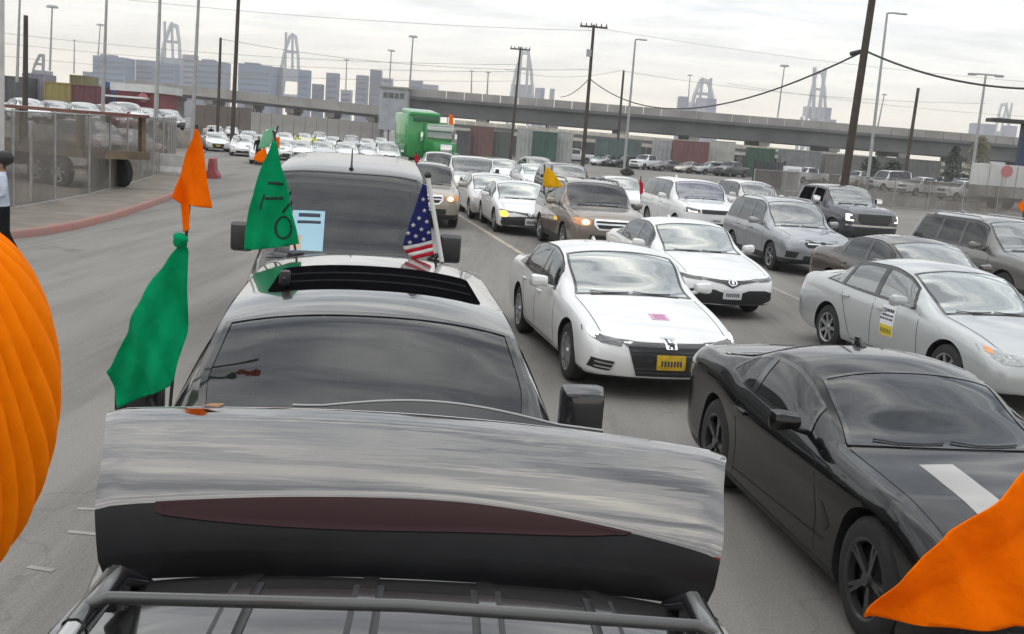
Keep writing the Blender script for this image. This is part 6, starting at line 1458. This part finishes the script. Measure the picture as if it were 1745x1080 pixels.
def body_mesh(name, pose, cols, fingers=True, sub=2):
    J = dict(pelvis=(0, 0, .95, (.15, .11)), waist=(0, 0, 1.1, (.135, .10)), chest=(0, 0, 1.32, (.165, .115)), neck=(0, .01, 1.475, .058), skull0=(0, -.005, 1.555, .072), skull1=(0, -.01, 1.645, .098), skull2=(0, 0, 1.725, .075), nose=(0, -.115, 1.625, .014))
    E = [('pelvis', 'waist'), ('waist', 'chest'), ('chest', 'neck'), ('neck', 'skull0'), ('skull0', 'skull1'), ('skull1', 'skull2'), ('skull1', 'nose')]
    for sx, nm in ((-1, 'l'), (1, 'r')):
        p = pose.get(nm, {}); J['sh'+nm] = (sx*.185, 0, 1.40, .072); el = p.get('el', (sx*.25, .03, 1.12)); wr = p.get('wr', (sx*.25, -.08, .88)); kn = p.get('kn', (sx*.11, -.02, .51)); an = p.get('an', (sx*.11, .03, .09))
        J['el'+nm] = (*el, .048); J['wr'+nm] = (*wr, .032); d = (Vector(wr)-Vector(el)).normalized(); hc = Vector(wr)+d*.07; J['ha'+nm] = (*hc, (.038, .022)); J['hp'+nm] = (sx*.10, 0, .90, .115); J['kn'+nm] = (*kn, .068); J['an'+nm] = (*an, .045); J['to'+nm] = (an[0]+sx*.02, an[1]-.17, an[2]-.055, .036)
        E += [('chest', 'sh'+nm), ('sh'+nm, 'el'+nm), ('el'+nm, 'wr'+nm), ('wr'+nm, 'ha'+nm), ('pelvis', 'hp'+nm), ('hp'+nm, 'kn'+nm), ('kn'+nm, 'an'+nm), ('an'+nm, 'to'+nm)]
        if fingers:
            sd = d.cross(Vector((sx, 0, 0))).normalized() if abs(d.x) < .9 else Vector((0, 1, 0))
            for k in range(4):
                o = sd*(k-1.5)*.02; a = hc+d*.035+o; ln = (.062, .075, .07, .055)[k]; b = a+d*ln*.6+Vector((-sx*.01, 0, 0)); c = a+d*ln+Vector((-sx*.03, 0, 0))
                J['f%d0%s' % (k, nm)] = (*a, .0095); J['f%d1%s' % (k, nm)] = (*b, .009); J['f%d2%s' % (k, nm)] = (*c, .007); E += [('ha'+nm, 'f%d0%s' % (k, nm)), ('f%d0%s' % (k, nm), 'f%d1%s' % (k, nm)), ('f%d1%s' % (k, nm), 'f%d2%s' % (k, nm))]
            t = hc-d*.02+sd*-.045; J['t0'+nm] = (*t, .011); t2 = t+d*.05+sd*-.015; J['t1'+nm] = (*t2, .009); E += [('wr'+nm, 't0'+nm), ('t0'+nm, 't1'+nm)]
    me = skinned(J, E, name, sub)
    for m in (cols['shirt'], cols['trousers'], SKIN, cols.get('hair', HAIR), SHOE): me.materials.append(m)
    wl, wr_ = Vector(J['wrl'][:3]), Vector(J['wrr'][:3])
    for p in me.polygons:
        c = Vector(p.center); i = 0
        if c.z > 1.50: i = 3 if (c.z > 1.68 or c.y > .0+(1.66-c.z)*.3) else 2
        elif min((c-wl).length, (c-wr_).length) < .045 or min((c-Vector(J['hal'][:3])).length, (c-Vector(J['har'][:3])).length) < .13: i = 2
        elif c.z < .10: i = 4
        elif c.z < .96 and abs(c.x) < .24: i = 1
        p.material_index = i
    return me
pp = at(14, 452); ph = empty('person', (pp.x-.18, pp.y+.15, .005), rad(-60)); tag(ph, 'person in pale shirt and black trousers walking at the left edge, hands held in front', 'person')
pm_ = body_mesh('person', {'l': {'el': (-.26, .02, 1.13), 'wr': (-.12, -.22, 1.12), 'kn': (-.10, -.14, .52), 'an': (-.10, -.02, .09)}, 'r': {'el': (.26, .02, 1.13), 'wr': (.12, -.22, 1.10), 'kn': (.11, .04, .50), 'an': (.11, .22, .12)}}, dict(shirt=SHIRT, trousers=TROUS))
link('body', pm_, ph); ph.scale = (1.16, 1.16, 1.02)
# dark turban-like hair wrap and scarf
bmh = bmesh.new(); bmesh.ops.create_uvsphere(bmh, u_segments=20, v_segments=14, radius=.118)
for v in bmh.verts: v.co.z *= 1.05; v.co.y *= 1.1; v.co *= 1+.03*math.sin(v.co.z*90)
hw_ = link('head_wrap', from_bm(bmh, 'head_wrap', 80), ph, HAIR); hw_.location = (0, .045, 1.715)
# a few people far down the queue, standing out of roofs or beside cars
base = {}
for k, (sh_, tr_) in enumerate(((TROUS, TROUS), (VEST, KURTA), (WHC, KURTA))): base[k] = body_mesh('far_person%d' % k, {}, dict(shirt=sh_, trousers=tr_), False, 1)
for lab, px, pyh, Y, k in (('person in black beside the far white cars', 361, 182, 96, 0), ('person in white robe beside the one in black, far left', 352, 178, 100, 2), ('person in yellow vest above the van roof, left one', 508, 226, 84, 1), ('person in yellow vest above the van roof, right one', 537, 228, 84, 1), ('person in black by the green ribbons', 442, 212, 62, 0), ('person in dark clothes above the van antenna', 580, 214, 86, 0)):
    b = atY(px, pyh, Y); e = empty('person', (b.x, Y, max(0, b.z-1.75)), rad(10)); tag(e, lab, 'person'); link('body', base[k], e)
    if b.z-1.75 > .05: e.location.z = 0.0; e.scale = (1, 1, 1)
# the neighbour in the orange turban, at the left edge, close to the camera
tc_ = atY(-122, 702, 1.0)
nb = empty('person'); nb.matrix_world = Matrix.Translation(tc_) @ Matrix.Rotation(rad(24), 4, 'Y') @ Matrix.Rotation(rad(172), 4, 'Z') @ Matrix.Translation((0, 0, -1.66)); tag(nb, 'person in a large orange turban at the left edge, very close to the camera', 'person')
link('body', body_mesh('neighbour', {'l': {'el': (-.30, .02, 1.14), 'wr': (-.27, -.12, .92)}, 'r': {'el': (.30, .02, 1.14), 'wr': (.27, -.12, .92)}}, dict(shirt=KURTA, trousers=TROUS)), nb)
def turban():
    bm = bmesh.new(); nu, nv = 460, 110; g = []
    A, B, C = .113, .15, .196
    for j in range(nv+1):
        ph_ = -math.pi/2 + math.pi*j/nv; row = []
        for i in range(nu):
            th = 2*math.pi*i/nu
            tw_ = th + .16*math.sin(2*th+.7) + .09*math.sin(5*th+2.1); q = (tw_*24/(2*math.pi) + 2.6*ph_ + .4*math.sin(ph_*1.7+th) + .12*math.sin(5*ph_+3*th)) % 1.0
            ridge = (abs(math.sin(math.pi*q))**.45)*(.9+.15*math.sin(7*th+1))         # layered wraps: soft rise, sharp step
            k = 1 + .085*(ridge-.85)*math.cos(ph_)**.5 + .02*math.sin(3*th+2*ph_)*math.cos(ph_)
            row.append(bm.verts.new((A*k*math.cos(ph_)**.85*math.cos(th), B*k*math.cos(ph_)**.85*math.sin(th), C*math.sin(ph_)*(1+.02*(ridge-.5)))) if 0 < j < nv else None)
        g.append(row)
    top, bot = bm.verts.new((0, 0, C)), bm.verts.new((0, 0, -C))
    for j in range(1, nv-1):
        for i in range(nu): bm.faces.new((g[j][i], g[j][(i+1) % nu], g[j+1][(i+1) % nu], g[j+1][i]))
    for i in range(nu): bm.faces.new((bot, g[1][(i+1) % nu], g[1][i])); bm.faces.new((g[nv-1][i], g[nv-1][(i+1) % nu], top))
    bmesh.ops.recalc_face_normals(bm, faces=bm.faces)
    return from_bm(bm, 'turban', 80)
TM_ = fabric('turban_orange', (1.0, .215, .0), .10, .10, 30)
for n_ in TM_.node_tree.nodes:
    if n_.type == 'BUMP': n_.inputs['Strength'].default_value = .12
tb_ = link('turban', turban(), nb, TM_)
bpy.context.view_layer.update()
tb_.matrix_world = Matrix.Translation(tc_) @ Matrix.Rotation(rad(4.3), 4, 'Y')
# ------------------------------------------------------------------ air
hv = bpy.data.materials.new('haze_air'); hv.use_nodes = True; t = hv.node_tree; t.nodes.clear()
o_ = N(t, 'ShaderNodeOutputMaterial'); pv = N(t, 'ShaderNodeVolumePrincipled'); pv.inputs['Color'].default_value = (.93, .94, .96, 1); pv.inputs['Density'].default_value = HAZE; pv.inputs['Anisotropy'].default_value = .2
t.links.new(pv.outputs[0], o_.inputs['Volume'])
hb = link('haze', box_me((0, 0, 0), (3000, 2200, 122), name='haze'), None, hv); hb.location = (0, 800, 60); hb['kind'] = 'stuff'
